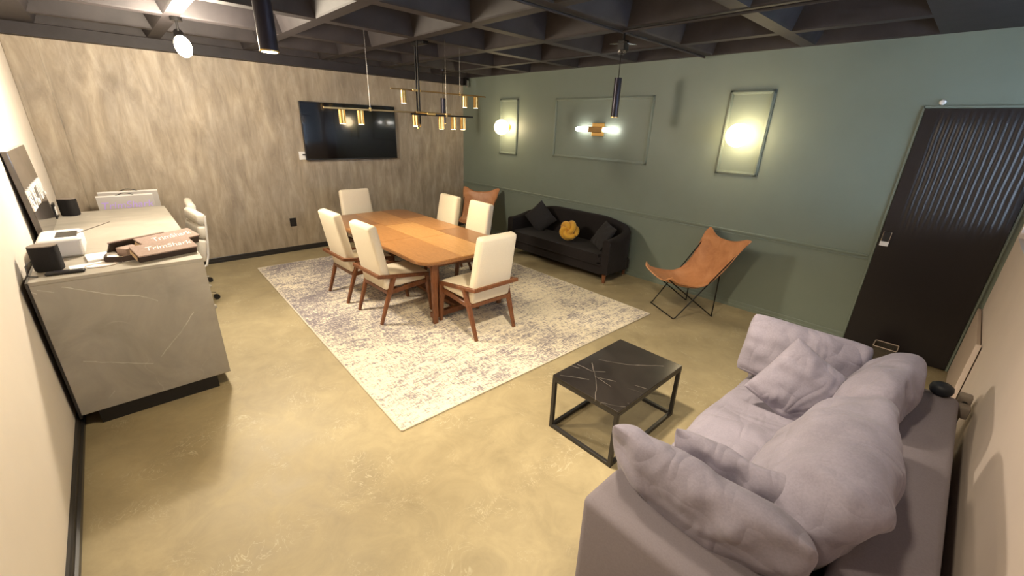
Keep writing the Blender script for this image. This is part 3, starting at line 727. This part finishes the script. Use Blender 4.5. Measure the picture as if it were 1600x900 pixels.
# ------------------------------------------------------------------ black tub sofa
r = thing('tub_sofa', 'black velvet sofa with curved back against the green wall', 'sofa', (3.0, -0.36, 0))
SX0, SX1 = -0.95, 0.98; SYF, SYB = -0.325, 0.335
bm = bm_new()
prism(bm, rrect(SX0 + 0.03, SX1 - 0.03, SYF + 0.02, SYB - 0.02, 0.10, 6), 0.13, 0.27, 0.012); obj('base', bm, MVELVET, r, 40)
bm = bm_new(); prism(bm, rrect(SX0 + 0.10, SX1 - 0.10, SYF - 0.005, SYB - 0.14, 0.06, 6), 0.262, 0.40, 0.035)
obj('seat_cushion', bm, MVELVET, r, 50)
# wrap-around shell: path from left arm front, round the back, to the right arm front
def shell():
    path = []; rc = 0.20
    xi0, xi1, yb, yf = SX0 + 0.06, SX1 - 0.06, SYB - 0.06, SYF + 0.02
    for k in range(9): path.append((xi0, yf + (yb - rc - yf) * k / 8))
    for k in range(1, 9): a = PI - PI / 2 * k / 8; path.append((xi0 + rc + rc * math.cos(a), yb - rc + rc * math.sin(a)))
    for k in range(1, 21): path.append((xi0 + rc + (xi1 - xi0 - 2 * rc) * k / 20, yb))
    for k in range(1, 9): a = PI / 2 - PI / 2 * k / 8; path.append((xi1 - rc + rc * math.cos(a), yb - rc + rc * math.sin(a)))
    for k in range(1, 9): path.append((xi1, yb - rc + (yf - (yb - rc)) * k / 8))
    return path
path = shell(); bm = bm_new(); L = [0]
for a, b in zip(path, path[1:]): L.append(L[-1] + math.hypot(b[0] - a[0], b[1] - a[1]))
rings = []
for i, p in enumerate(path):
    a = path[max(0, i - 1)]; b = path[min(len(path) - 1, i + 1)]
    t = Vector((b[0] - a[0], b[1] - a[1], 0)).normalized(); nrm = Vector((-t.y, t.x, 0))   # outwards
    s = L[i] / L[-1]; edge = min(s, 1 - s) * L[-1]
    k = min(1, max(0, (edge - 0.05) / 0.95)); k = k * k * (3 - 2 * k)
    zt = 0.605 + 0.175 * k
    th = 0.055
    prof = [(-th, 0.15), (-th, zt - 0.04), (-th * 0.7, zt - 0.012), (0, zt), (th * 0.7, zt - 0.012), (th, zt - 0.04), (th, 0.15)]
    rings.append([bm.verts.new(Vector((p[0], p[1], 0)) + nrm * o_ + Vector((0, 0, z))) for o_, z in prof])
for A, B in zip(rings, rings[1:]):
    for k in range(7): bm.faces.new((A[k], A[(k + 1) % 7], B[(k + 1) % 7], B[k]))
bm.faces.new(rings[0]); bm.faces.new(rings[-1][::-1])
obj('shell', bm, MVELVET, r, 50)
bm = bm_new(); tube(bm, [Vector((SX0 + 0.10, SYF - 0.004, 0.262)), Vector((SX1 - 0.10, SYF - 0.004, 0.262))], 0.008, 8); obj('piping', bm, MVELVET, r, 60)
for x_, y_ in ((SX0 + 0.07, SYF + 0.05), (SX1 - 0.05, SYF + 0.03), (SX0 + 0.10, SYB - 0.09), (SX1 - 0.10, SYB - 0.09)):
    bm = bm_new(); cyl(bm, (x_, y_, 0.03), (x_, y_, 0.14), 0.020, 0.028, 16); l_ = obj('leg', bm, MWAL, r, 40)
    bm = bm_new(); cyl(bm, (x_, y_, 0.0), (x_, y_, 0.03), 0.016, 0.020, 16); obj('ferrule', bm, MCHROME, l_, 40)
bpy.context.view_layer.update()
pillow('square_pillow', 'charcoal pillow standing on its corner at the left end of the black sofa', 0.42, 0.42, 0.13, 3, MBPIL, (2.43, -0.32, 0.60), (0.62, 0.25, -0.70), (0.62, 0.2, 0.75))
pillow('square_pillow', 'charcoal pillow leaning on the right arm of the black sofa', 0.38, 0.38, 0.12, 5, MBPIL, (3.66, -0.38, 0.575), (0.75, -0.45, -0.12), (0.28, 0.45, 0.85))
# knotted cushion: a thick cord following a (3,2)-type knot squeezed to a ball
bm = bm_new(); pts = []
for k in range(150):
    t = 2 * PI * k / 150
    rr = 0.076 + 0.040 * math.cos(4 * t)
    pts.append((rr * math.cos(3 * t) * 1.02, 0.052 * math.sin(4 * t), rr * math.sin(3 * t) * 0.98))
tube(bm, pts, 0.037, 12, True)
o = obj('knot_cushion', bm, MYEL, None, 80, (3.125, -0.45, 0.550), (math.radians(-14), math.radians(20), 0)); tag(o, 'round mustard yellow knotted cushion in the middle of the black sofa', 'cushion')

# ------------------------------------------------------------------ coffee table
r = thing('coffee_table', 'low table with black veined marble top and square black frame', 'table', (5.603, -2.872, 0))
cw, cd, chh = 0.25, 0.388, 0.41; q = 0.025
bm = bm_new(); box(bm, -cw, cw, -cd, cd, chh - 0.018, chh, 0.003); obj('marble_top', bm, MBSTONE, r)
for sx in (-1, 1):
    for s in (-1, 1):
        bm = bm_new(); x_, y_ = sx * (cw - q / 2), s * (cd - q / 2); box(bm, x_ - q / 2, x_ + q / 2, y_ - q / 2, y_ + q / 2, 0, chh - 0.018, 0.002); obj('leg', bm, MBLACKTRIM, r)
    for z in (0.0, chh - 0.018 - q):
        bm = bm_new(); x_ = sx * (cw - q / 2); box(bm, x_ - q / 2 + 0.001, x_ + q / 2 - 0.001, -cd + q, cd - q, z, z + q, 0.002); obj('side_rail', bm, MBLACKTRIM, r)
        bm = bm_new(); y_ = sx * (cd - q / 2); box(bm, -cw + q, cw - q, y_ - q / 2 + 0.001, y_ + q / 2 - 0.001, z, z + q, 0.002); obj('end_rail', bm, MBLACKTRIM, r)

# ------------------------------------------------------------------ grey sofa by the right wall
r = thing('grey_sofa', 'deep mauve-grey sofa along the right wall in the foreground', 'sofa', (6.66, -2.99, 0))
X0, X1, Y0, Y1 = -0.485, 0.48, -1.04, 1.04
def rb(name, x0, x1, y0, y1, z0, z1, bev, mt=MSOFAF):
    bm = bm_new(); box(bm, x0, x1, y0, y1, z0, z1, bev, 4); return obj(name, bm, mt, r, 50)
rb('base', X0 + 0.01, X1 - 0.01, Y0 + 0.02, Y1 - 0.02, 0.04, 0.30, 0.02)
rb('arm', X0, X1 - 0.01, Y0, Y0 + 0.26, 0.035, 0.60, 0.035)
rb('arm', X0, X1 - 0.01, Y1 - 0.24, Y1, 0.035, 0.60, 0.035)
rb('back', 0.22, X1, Y0 + 0.004, Y1 - 0.004, 0.036, 0.604, 0.03)
for x_ in (X0 + 0.06, X1 - 0.06):
    for y_ in (Y0 + 0.06, Y1 - 0.06):
        bm = bm_new(); cyl(bm, (x_, y_, 0), (x_, y_, 0.05), 0.022, n=14); obj('foot', bm, MIRON, r, 40)
def puff(name, x0, x1, y0, y1, z0, z1, bev, seed, amp, mt, rot=None):
    bm = bm_new(); box(bm, x0, x1, y0, y1, z0, z1, bev, 4)
    bmesh.ops.subdivide_edges(bm, edges=[e for e in bm.edges if e.calc_length() > 0.12], cuts=14, use_grid_fill=True)
    c = Vector(((x0 + x1) / 2, (y0 + y1) / 2, (z0 + z1) / 2)); hs = Vector(((x1 - x0) / 2, (y1 - y0) / 2, (z1 - z0) / 2))
    bm.normal_update()
    for v in bm.verts:
        d = v.co - c; u = Vector((d.x / hs.x, d.y / hs.y, d.z / hs.z))
        bulge = sum((1 - min(1, abs(a)) ** 2) for a in u) - 1
        q = v.co * 5 + Vector((seed * 7, 0, 0))
        off = 0.035 * bulge + amp * (noise.noise(q) + 0.6 * noise.noise(q * 2.1) + 0.5 * abs(noise.noise(Vector((q.x * 1.2, q.y * 3.2, q.z * 1.2)))))
        v.co += v.normal * off
    if rot: bmesh.ops.transform(bm, matrix=Matrix.Translation(c) @ rot @ Matrix.Translation(-c), verts=bm.verts)
    o = obj(name, bm, mt, r, 80); md = o.modifiers.new('soft', 'SUBSURF'); md.levels = 1; md.render_levels = 1; return o
puff('seat_cushion', X0 + 0.02, 0.20, Y0 + 0.275, Y1 - 0.255, 0.29, 0.43, 0.05, 1, 0.016, MSOFA)
bpy.context.view_layer.update()
pillow('back_cushion', None, 0.66, 0.56, 0.27, 11, MSOFA, (6.80, -2.43, 0.625), (0.10, 1, 0.02), (0.40, 0, 0.91), parent=r, pinch=0.03, wr=0.026, pw=2.5, cr=0.19)
pillow('back_cushion', None, 0.90, 0.62, 0.36, 12, MSOFA, (6.765, -3.285, 0.66), (-0.05, 1, 0.02), (0.46, 0, 0.88), parent=r, pinch=0.03, wr=0.03, pw=2.5, cr=0.19)
pillow('sofa_pillow', 'large mauve-grey pillow standing against the far arm of the grey sofa', 0.66, 0.42, 0.22, 21, MSOFA, (6.44, -2.25, 0.645), (1, 0.16, -0.05), (0, 0.22, 1), pinch=0.05, wr=0.02, cr=0.10)
pillow('sofa_pillow', 'large mauve-grey pillow leaning on the near arm of the grey sofa, closest to us', 0.74, 0.45, 0.23, 22, MSOFA, (6.50, -3.775, 0.650), (1, 0.02, -0.03), (0, -0.42, 0.9), pinch=0.04, wr=0.026, cr=0.10)
pillow('small_sofa_pillow', 'small square mauve-grey pillow tilted on its corner at the far end of the grey sofa', 0.42, 0.42, 0.18, 23, MSOFA, (6.53, -2.56, 0.62), (0.80, 0.15, -0.48), (0.45, 0.45, 0.72), pinch=0.08, wr=0.016, cr=0.06)
pillow('small_sofa_pillow', 'small mauve-grey pillow tucked behind the large pillow on the near arm', 0.54, 0.42, 0.16, 24, MSOFA, (6.56, -3.56, 0.622), (1, 0.10, -0.03), (0.0, -0.35, 0.95), pinch=0.07, wr=0.02, cr=0.08)
# things behind / beside the sofa
bm = bm_new(); lathe(bm, [(0, 0), (0.030, 0.0), (0.046, 0.014), (0.051, 0.034), (0.046, 0.054), (0.030, 0.066), (0, 0.071)], n=28)
tag(obj('round_speaker', bm, MNAVY, None, 60, (7.055, -1.99, 0.605)), 'dark round puck resting on the back of the grey sofa', 'speaker')
r = thing('floor_stand', 'taupe jointed stand in the gap between grey sofa and right wall', 'stand', (7.165, -1.86, 0))
bm = bm_new(); cyl(bm, (0, 0, 0), (0, 0, 0.02), 0.035, n=20); obj('foot', bm, MTAUPE, r, 40)
bm = bm_new(); cyl(bm, (0, 0, 0.02), (0, 0, 0.55), 0.011, n=12); obj('pole', bm, MTAUPE, r, 40)
bm = bm_new(); box(bm, -0.03, 0.025, -0.03, 0.03, 0.54, 0.60, 0.010); obj('joint', bm, MTAUPE, r, 40)
bm = bm_new(); box(bm, -0.025, 0.025, -0.12, -0.05, 0.50, 0.57, 0.010); obj('joint', bm, MTAUPE, r, 40)
bm = bm_new(); cyl(bm, (0, -0.03, 0.56), (0, -0.06, 0.545), 0.012, n=12); obj('pin', bm, MBLK, r, 40)
r = thing('leaning_board', 'tall thin beige board leaning flat against the right wall near the door', 'board', (7.19, -0.62, 0))
bm = bm_new(); box(bm, -0.010, 0.012, -0.42, 0.60, 0.0, 0.62, 0.003); obj('panel', bm, MBEIGE, r)
bm = bm_new(); box(bm, -0.016, 0.012, -0.44, -0.42, 0.0, 0.64, 0.003); obj('edge_strip', bm, MPINK, r)
r = thing('acrylic_bin', 'clear smoked acrylic bin on the floor by the dark door', 'bin', (6.74, -0.26, 0))
bm = bm_new()
prism(bm, rrect(-0.085, 0.085, -0.085, 0.085, 0.02, 4), 0.0, 0.012)
for x0, x1, y0, y1 in ((-0.085, -0.079, -0.085, 0.085), (0.079, 0.085, -0.085, 0.085), (-0.079, 0.079, -0.085, -0.079), (-0.079, 0.079, 0.079, 0.085)): box(bm, x0, x1, y0, y1, 0.012, 0.16)
obj('body', bm, MSMOKE, r)
bm = bm_new(); R4 = rrect(-0.082, 0.082, -0.082, 0.082, 0.012, 4); tube(bm, [(a, b, 0.162) for a, b in R4], 0.004, 6, True); obj('rim', bm, MBEIGE, r)

# ------------------------------------------------------------------ stone counter (desk)
DX0, DX1, DY0, DY1, DZ = 1.06, 3.425, -5.555, -4.745, 1.0
r = thing('stone_counter', 'grey stone-clad reception counter against the left wall', 'counter', ((DX0 + DX1) / 2, (DY0 + DY1) / 2, 0))
hx, hy = (DX1 - DX0) / 2, (DY1 - DY0) / 2
bm = bm_new(); box(bm, -hx, hx, -hy, hy, DZ - 0.022, DZ, 0.0025); obj('worktop', bm, MSTONE, r)
bm = bm_new(); box(bm, hx - 0.022, hx, -hy, hy, 0.10, DZ - 0.0225, 0.002); obj('end_panel', bm, MSTONE, r)
bm = bm_new(); box(bm, -hx, -hx + 0.022, -hy, hy, 0.10, DZ - 0.0225, 0.002); obj('end_panel', bm, MSTONE, r)
bm = bm_new(); box(bm, hx - 0.87, hx - 0.023, -hy + 0.01, hy - 0.02, 0.10, DZ - 0.0225, 0.002); obj('drawer_unit', bm, MSTONE, r)
bm = bm_new(); box(bm, -hx + 0.023, hx - 0.87, -hy + 0.01, -hy + 0.12, 0.10, DZ - 0.0225, 0.002); obj('rear_panel', bm, MSTONE, r)
for k in range(3):
    bm = bm_new(); box(bm, hx - 0.86, hx - 0.03, hy - 0.02, hy - 0.002, 0.105 + k * 0.29, 0.385 + k * 0.29, 0.003); obj('drawer_front', bm, MSTONE, r)
bm = bm_new(); box(bm, hx - 0.86, hx - 0.010, -hy + 0.075, hy - 0.085, 0.0, 0.10); obj('plinth', bm, MBLK, r)
bm = bm_new(); box(bm, -hx, hx + 0.002, -hy - 0.012, -hy, 0.08, DZ - 0.002); obj('back_strip', bm, MBLACKTRIM, r)
for k in range(2):
    bm = bm_new(); bmesh.ops.create_uvsphere(bm, u_segments=14, v_segments=8, radius=0.016 if k else 0.012, matrix=Matrix.Translation((hx - 0.10, hy + 0.010, 0.60 if k else 0.76))); obj('drawer_knob', bm, MSTONE, r, 60)

# things on the counter
def smart_speaker(loc, rz, label):
    r = thing('shelf_speaker', label, 'speaker', loc, rz, 'black speakers on the counter')
    P = [(0.062 * math.copysign(abs(math.cos(a)) ** 0.55, math.cos(a)), 0.052 * math.copysign(abs(math.sin(a)) ** 0.7, math.sin(a))) for a in [2 * PI * k / 36 for k in range(36)]]
    bm = bm_new(); prism(bm, P, 0.006, 0.150, 0.004); obj('grille', bm, MBLKG, r, 50)
    bm = bm_new(); prism(bm, [(x * 0.97, y * 0.97) for x, y in P], 0.149, 0.155, 0.002); obj('top_cap', bm, MTAUPE, r, 50)
    bm = bm_new(); prism(bm, [(x * 0.92, y * 0.92) for x, y in P], 0.0, 0.007); obj('base', bm, MBLK, r, 50)
smart_speaker((3.19, -5.475, DZ), math.radians(75), 'black rounded speaker at the near corner of the stone counter')
smart_speaker((1.22, -5.44, DZ), math.radians(60), 'black rounded speaker at the far end of the stone counter')
bm = bm_new(); tube(bm, [(3.15, -5.52, 1.03), (3.12, -5.555, 1.05), (3.20, -5.57, 1.04), (3.30, -5.56, 1.004), (3.33, -5.52, 1.004)], 0.003, 6)
tag(obj('speaker_cable', bm, MBLK, None, 60), 'thin black cable looping behind the near speaker on the counter', 'cable')
# printer
r = thing('printer', 'compact white printer on the stone counter with open slot on top', 'printer', (2.76, -5.425, DZ))
bm = bm_new(); box(bm, -0.19, 0.17, -0.105, 0.105, 0.0, 0.125, 0.022, 4); obj('body', bm, MWPL, r, 50)
bm = bm_new(); box(bm, 0.165, 0.176, -0.092, 0.092, 0.012, 0.112, 0.006); obj('front_panel', bm, MGPL, r)
bm = bm_new(); box(bm, -0.08, 0.10, -0.02, 0.085, 0.120, 0.128, 0.003); obj('paper_slot', bm, MBLACKTRIM, r)
bm = bm_new(); box(bm, -0.19, 0.172, -0.107, 0.107, 0.108, 0.114, 0.003); obj('lid_seam', bm, MGPL, r)
bm = bm_new(); bar(bm, (0.02, 0.08, 0.126), (-0.12, 0.26, 0.16), 0.004, 0.004, bev=0); obj('paper_guide', bm, MTAUPE, r)
def sheet(c, w, h, rz, label, z, name='paper_sheet', mt=None, t=0.002):
    bm = bm_new(); box(bm, -w / 2, w / 2, -h / 2, h / 2, 0, t)
    return tag(obj(name, bm, mt or MPAPER, None, None, (c[0], c[1], z), (0, 0, rz)), label, 'paper', 'papers on the counter')
sheet((3.045, -5.245, 0), 0.18, 0.15, 0.1, 'thick white paper pad beside the printer on the counter', DZ, 'paper_pad', MPAPER, 0.016)
sheet((3.215, -5.285, 0), 0.12, 0.22, 0.10, 'white sheet lying in front of the printer near the counter edge', DZ)
# remote
r = thing('remote_control', 'slim black remote control at the near edge of the counter', 'remote', (3.325, -5.405, DZ), math.radians(82))
bm = bm_new(); box(bm, -0.085, 0.085, -0.022, 0.022, 0, 0.018, 0.007, 3); obj('body', bm, MBLK, r, 50)
bm = bm_new(); box(bm, -0.05, 0.02, -0.012, 0.012, 0.0175, 0.020, 0.001); obj('button_pad', bm, MTUBE, r)
# leaning glossy board
r = thing('glossy_sign_board', 'large dark glossy board with slanted white lettering leaning on the wall above the counter', 'sign', (1.95, -5.535, DZ))
rt = Matrix.Rotation(math.radians(2.8), 4, 'X')
bm = bm_new(); box(bm, -0.48, 0.48, -0.02, 0.012, 0.0, 0.64, 0.004); bmesh.ops.transform(bm, matrix=rt, verts=bm.verts); obj('board', bm, MGLASSB, r)
bm = text_bm('BLACTUAL', 0.205, 0.004)
bmesh.ops.transform(bm, matrix=rt @ Matrix.Translation((0.0, 0.016, 0.30)) @ Matrix.Rotation(PI, 4, 'Z') @ Matrix.Rotation(PI / 2, 4, 'X') , verts=bm.verts)
obj('lettering', bm, MPAPER, r)
# frames / small stuff beside the far speaker
r = thing('photo_stand', 'small dark photo stand beside the far speaker against the wall', 'frame', (1.30, -5.53, DZ), 0)
bm = bm_new(); box(bm, -0.07, 0.07, -0.008, 0.008, 0, 0.13, 0.002); obj('frame', bm, MBLK, r)
bm = bm_new(); box(bm, -0.045, 0.045, 0.007, 0.010, 0.03, 0.10); obj('picture', bm, MPAPER, r)
# cartons
def carton(loc, rot, dims, label, lettered=True, name='long_carton'):
    r = thing(name, label, 'box', loc, 0, 'cartons on the counter'); r.rotation_euler = rot
    w, l, h = dims
    bm = bm_new(); box(bm, -w / 2, w / 2, -l / 2, l / 2, 0, h, 0.002); obj('box', bm, MDKCARD if lettered else MKRAFT, r)
    if lettered:
        bm = bm_new(); box(bm, -w / 2 - 0.006, w / 2 + 0.006, -l / 2 - 0.004, l / 2 + 0.004, h - 0.006, h + 0.004, 0.002); obj('lid', bm, MKRAFT, r)
        bm = bm_new(); box(bm, -w / 2 + 0.012, w / 2 - 0.012, -l / 2 - 0.007, -l / 2 - 0.003, 0.008, h - 0.012); obj('end_flap', bm, MCARD, r)
        bm = text_bm('TrimShark', 0.062, 0.0006, 0.25)
        bmesh.ops.transform(bm, matrix=Matrix.Translation((0.0, 0.02, h + 0.0048)) @ Matrix.Rotation(PI / 2, 4, 'Z'), verts=bm.verts); obj('lettering', bm, MPAPER, r)
    return r
carton((3.225, -4.925, DZ + 0.020), (0, math.radians(20), math.radians(16)), (0.12, 0.33, 0.05), 'brown lettered carton at the counter edge, nearest of the two')
carton((3.06, -4.89, DZ + 0.035), (0, math.radians(20), math.radians(30)), (0.11, 0.36, 0.062), 'brown lettered carton behind the nearest one by the white chairs')
carton((3.06, -5.10, DZ), (0, 0, math.radians(30)), (0.10, 0.10, 0.055), 'small square open carton left of the lettered cartons', False, 'small_carton')
r = thing('carton_lid', 'thin dark carton lid propped up behind the small carton', 'lid', (2.90, -5.07, DZ + 0.002), math.radians(28), 'cartons on the counter')
bm = bm_new(); box(bm, -0.006, 0.004, -0.17, 0.17, 0, 0.10); bmesh.ops.transform(bm, matrix=Matrix.Rotation(math.radians(38), 4, 'Y'), verts=bm.verts); obj('panel', bm, MDKCARD, r)
bm = bm_new(); box(bm, -0.012, -0.004, -0.175, 0.175, 0.095, 0.108); bmesh.ops.transform(bm, matrix=Matrix.Rotation(math.radians(38), 4, 'Y'), verts=bm.verts); obj('rim', bm, MKRAFT, r)
r = thing('folded_bag', 'crumpled dark paper strip lying around the small carton', 'bag', (3.17, -5.12, DZ), 0)
bm = bm_new()
pts = [(-0.06, -0.10, 0.02), (0.03, -0.11, 0.022), (0.07, -0.03, 0.018), (0.09, 0.05, 0.03), (0.05, 0.12, 0.03)]
for a, b in zip(pts, pts[1:]): bar(bm, a, b, 0.005, 0.035, bev=0)
obj('strip', bm, MDKCARD, r)
bm = bm_new(); tube(bm, [(0.05 * math.cos(a) + 0.08, 0.075 * math.sin(a) - 0.13, 0.003) for a in [2 * PI * k / 24 for k in range(24)]], 0.0028, 6, True); obj('handle_loop', bm, MBEIGE, r, 60)

# low cabinet behind the counter with paper bags on it
r = thing('low_cabinet', 'low white cabinet hidden behind the far end of the counter', 'cabinet', (0.345, -5.04, 0))
bm = bm_new(); box(bm, -0.15, 0.15, -0.34, 0.34, 0.06, 0.74, 0.004); obj('body', bm, MWPL, r)
bm = bm_new(); box(bm, -0.13, 0.13, -0.32, 0.32, 0.0, 0.06); obj('plinth', bm, MBLK, r)
for s in (-1, 1):
    bm = bm_new(); box(bm, 0.15, 0.162, min(s * 0.004, s * 0.335), max(s * 0.004, s * 0.335), 0.07, 0.735, 0.002); obj('door', bm, MWPL, r)
def bag(loc, w, h, d, rz, label, logo):
    r = thing('paper_bag', label, 'bag', loc, rz, 'paper carrier bags')
    bm = bm_new(); box(bm, -d / 2, d / 2, -w / 2, w / 2, 0, h, 0.003)
    for v in bm.verts:
        if v.co.z > h * 0.5: v.co.x *= 0.45
    obj('body', bm, MBAG, r)
    bm = bm_new(); box(bm, -d * 0.24, d * 0.24, -w / 2 - 0.001, w / 2 + 0.001, h - 0.008, h + 0.002, 0.001); obj('top_fold', bm, MPAPER, r)
    bm = bm_new(); tube(bm, [(0.01 * math.sin(k), -w * 0.16 + w * 0.32 * k / 10, h + 0.022 * math.sin(PI * k / 10)) for k in range(11)], 0.004, 6); obj('rope_handle', bm, MBLK, r, 60)
    if logo:
        bm = text_bm('TrimShark', 0.105, 0.0008, 0.2)
        sl = math.atan2(d / 2 * 0.55, h)
        bmesh.ops.transform(bm, matrix=Matrix.Translation((d * 0.30 + 0.004, 0, h * 0.66)) @ Matrix.Rotation(-sl, 4, 'Y') @ Matrix.Rotation(PI / 2, 4, 'Z') @ Matrix.Rotation(PI / 2, 4, 'X'), verts=bm.verts)
        obj('lettering', bm, MPURPLE, r)
        bm = bm_new(); bar(bm, (d * 0.375 + 0.002, -0.09, h * 0.45), (d * 0.375 + 0.002, 0.12, h * 0.45), 0.014, 0.002, bev=0); obj('print_line', bm, MPAPER, r)
bag((0.42, -5.03, 0.74), 0.48, 0.31, 0.10, 0.03, 'silver-grey paper carrier bag with violet script behind the counter', True)
bag((0.29, -4.99, 0.74), 0.52, 0.335, 0.10, -0.02, 'plain silver-grey paper carrier bag standing behind the lettered one', False)

# ------------------------------------------------------------------ white office chairs by the counter
def office_chair(label):
    r = thing('office_chair', label, 'chair', (0, 0, 0), 0, 'white office chairs at the counter')
    # faces -y (towards the counter); ribbed pads
    prof = [(-0.215, 0.475), (-0.05, 0.455), (0.12, 0.455), (0.185, 0.50), (0.215, 0.60), (0.235, 0.74), (0.250, 0.88), (0.262, 1.00)]
    cuts = [(0, 2), (2, 4), (4, 6), (6, 7)]
    for k, (a, b) in enumerate([(0, 1), (1, 2), (3, 5), (5, 6), (6, 7)]):
        p = Vector((0, *prof[a])); q = Vector((0, *prof[b])); d = (q - p).normalized(); nrm = Vector((0, -d.z, d.y))
        bm = bm_new(); L = (q - p).length
        box(bm, -0.245, 0.245, -0.042, 0.036, 0.001, L - 0.001, 0.034, 4)
        m = Matrix((Vector((1, 0, 0)), Vector((1, 0, 0)).cross(d) * -1, d)).transposed().to_4x4(); m.translation = p
        bmesh.ops.transform(bm, matrix=m, verts=bm.verts); obj('seat_pad' if k < 2 else 'back_pad', bm, MWLEA, r, 50)
    for s in (-1, 1):
        bm = bm_new(); tube(bm, [Vector((s * 0.236, a + 0.028, b - 0.028)) for a, b in prof], 0.010, 8); obj('side_frame', bm, MWPL, r, 60)
    bm = bm_new(); cyl(bm, (0, 0, 0.10), (0, 0, 0.44), 0.025, n=16); obj('gas_column', bm, MCHROME, r, 40)
    for k in range(5):
        a = 2 * PI * k / 5 + 0.3; c = Vector((math.cos(a), math.sin(a), 0))
        bm = bm_new(); bar(bm, c * 0.02 + Vector((0, 0, 0.11)), c * 0.28 + Vector((0, 0, 0.07)), 0.04, 0.03, 0.025, 0.02); b_ = obj('base_arm', bm, MCHROME, r)
        bm = bm_new(); t = Vector((-math.sin(a), math.cos(a), 0)); cyl(bm, c * 0.28 + Vector((0, 0, 0.028)) - t * 0.02, c * 0.28 + Vector((0, 0, 0.028)) + t * 0.02, 0.028, n=14); obj('caster', bm, MBLK, b_, 40)
    return r
oc = office_chair('white ribbed office chair at the counter, nearer of the two'); oc.location = (1.50, -4.80, 0)
oc.rotation_euler = (0, 0, math.radians(6))
dup(oc, (0.79, -4.76, 0), math.radians(-3), 'white ribbed office chair behind the nearer one by the plaster wall')
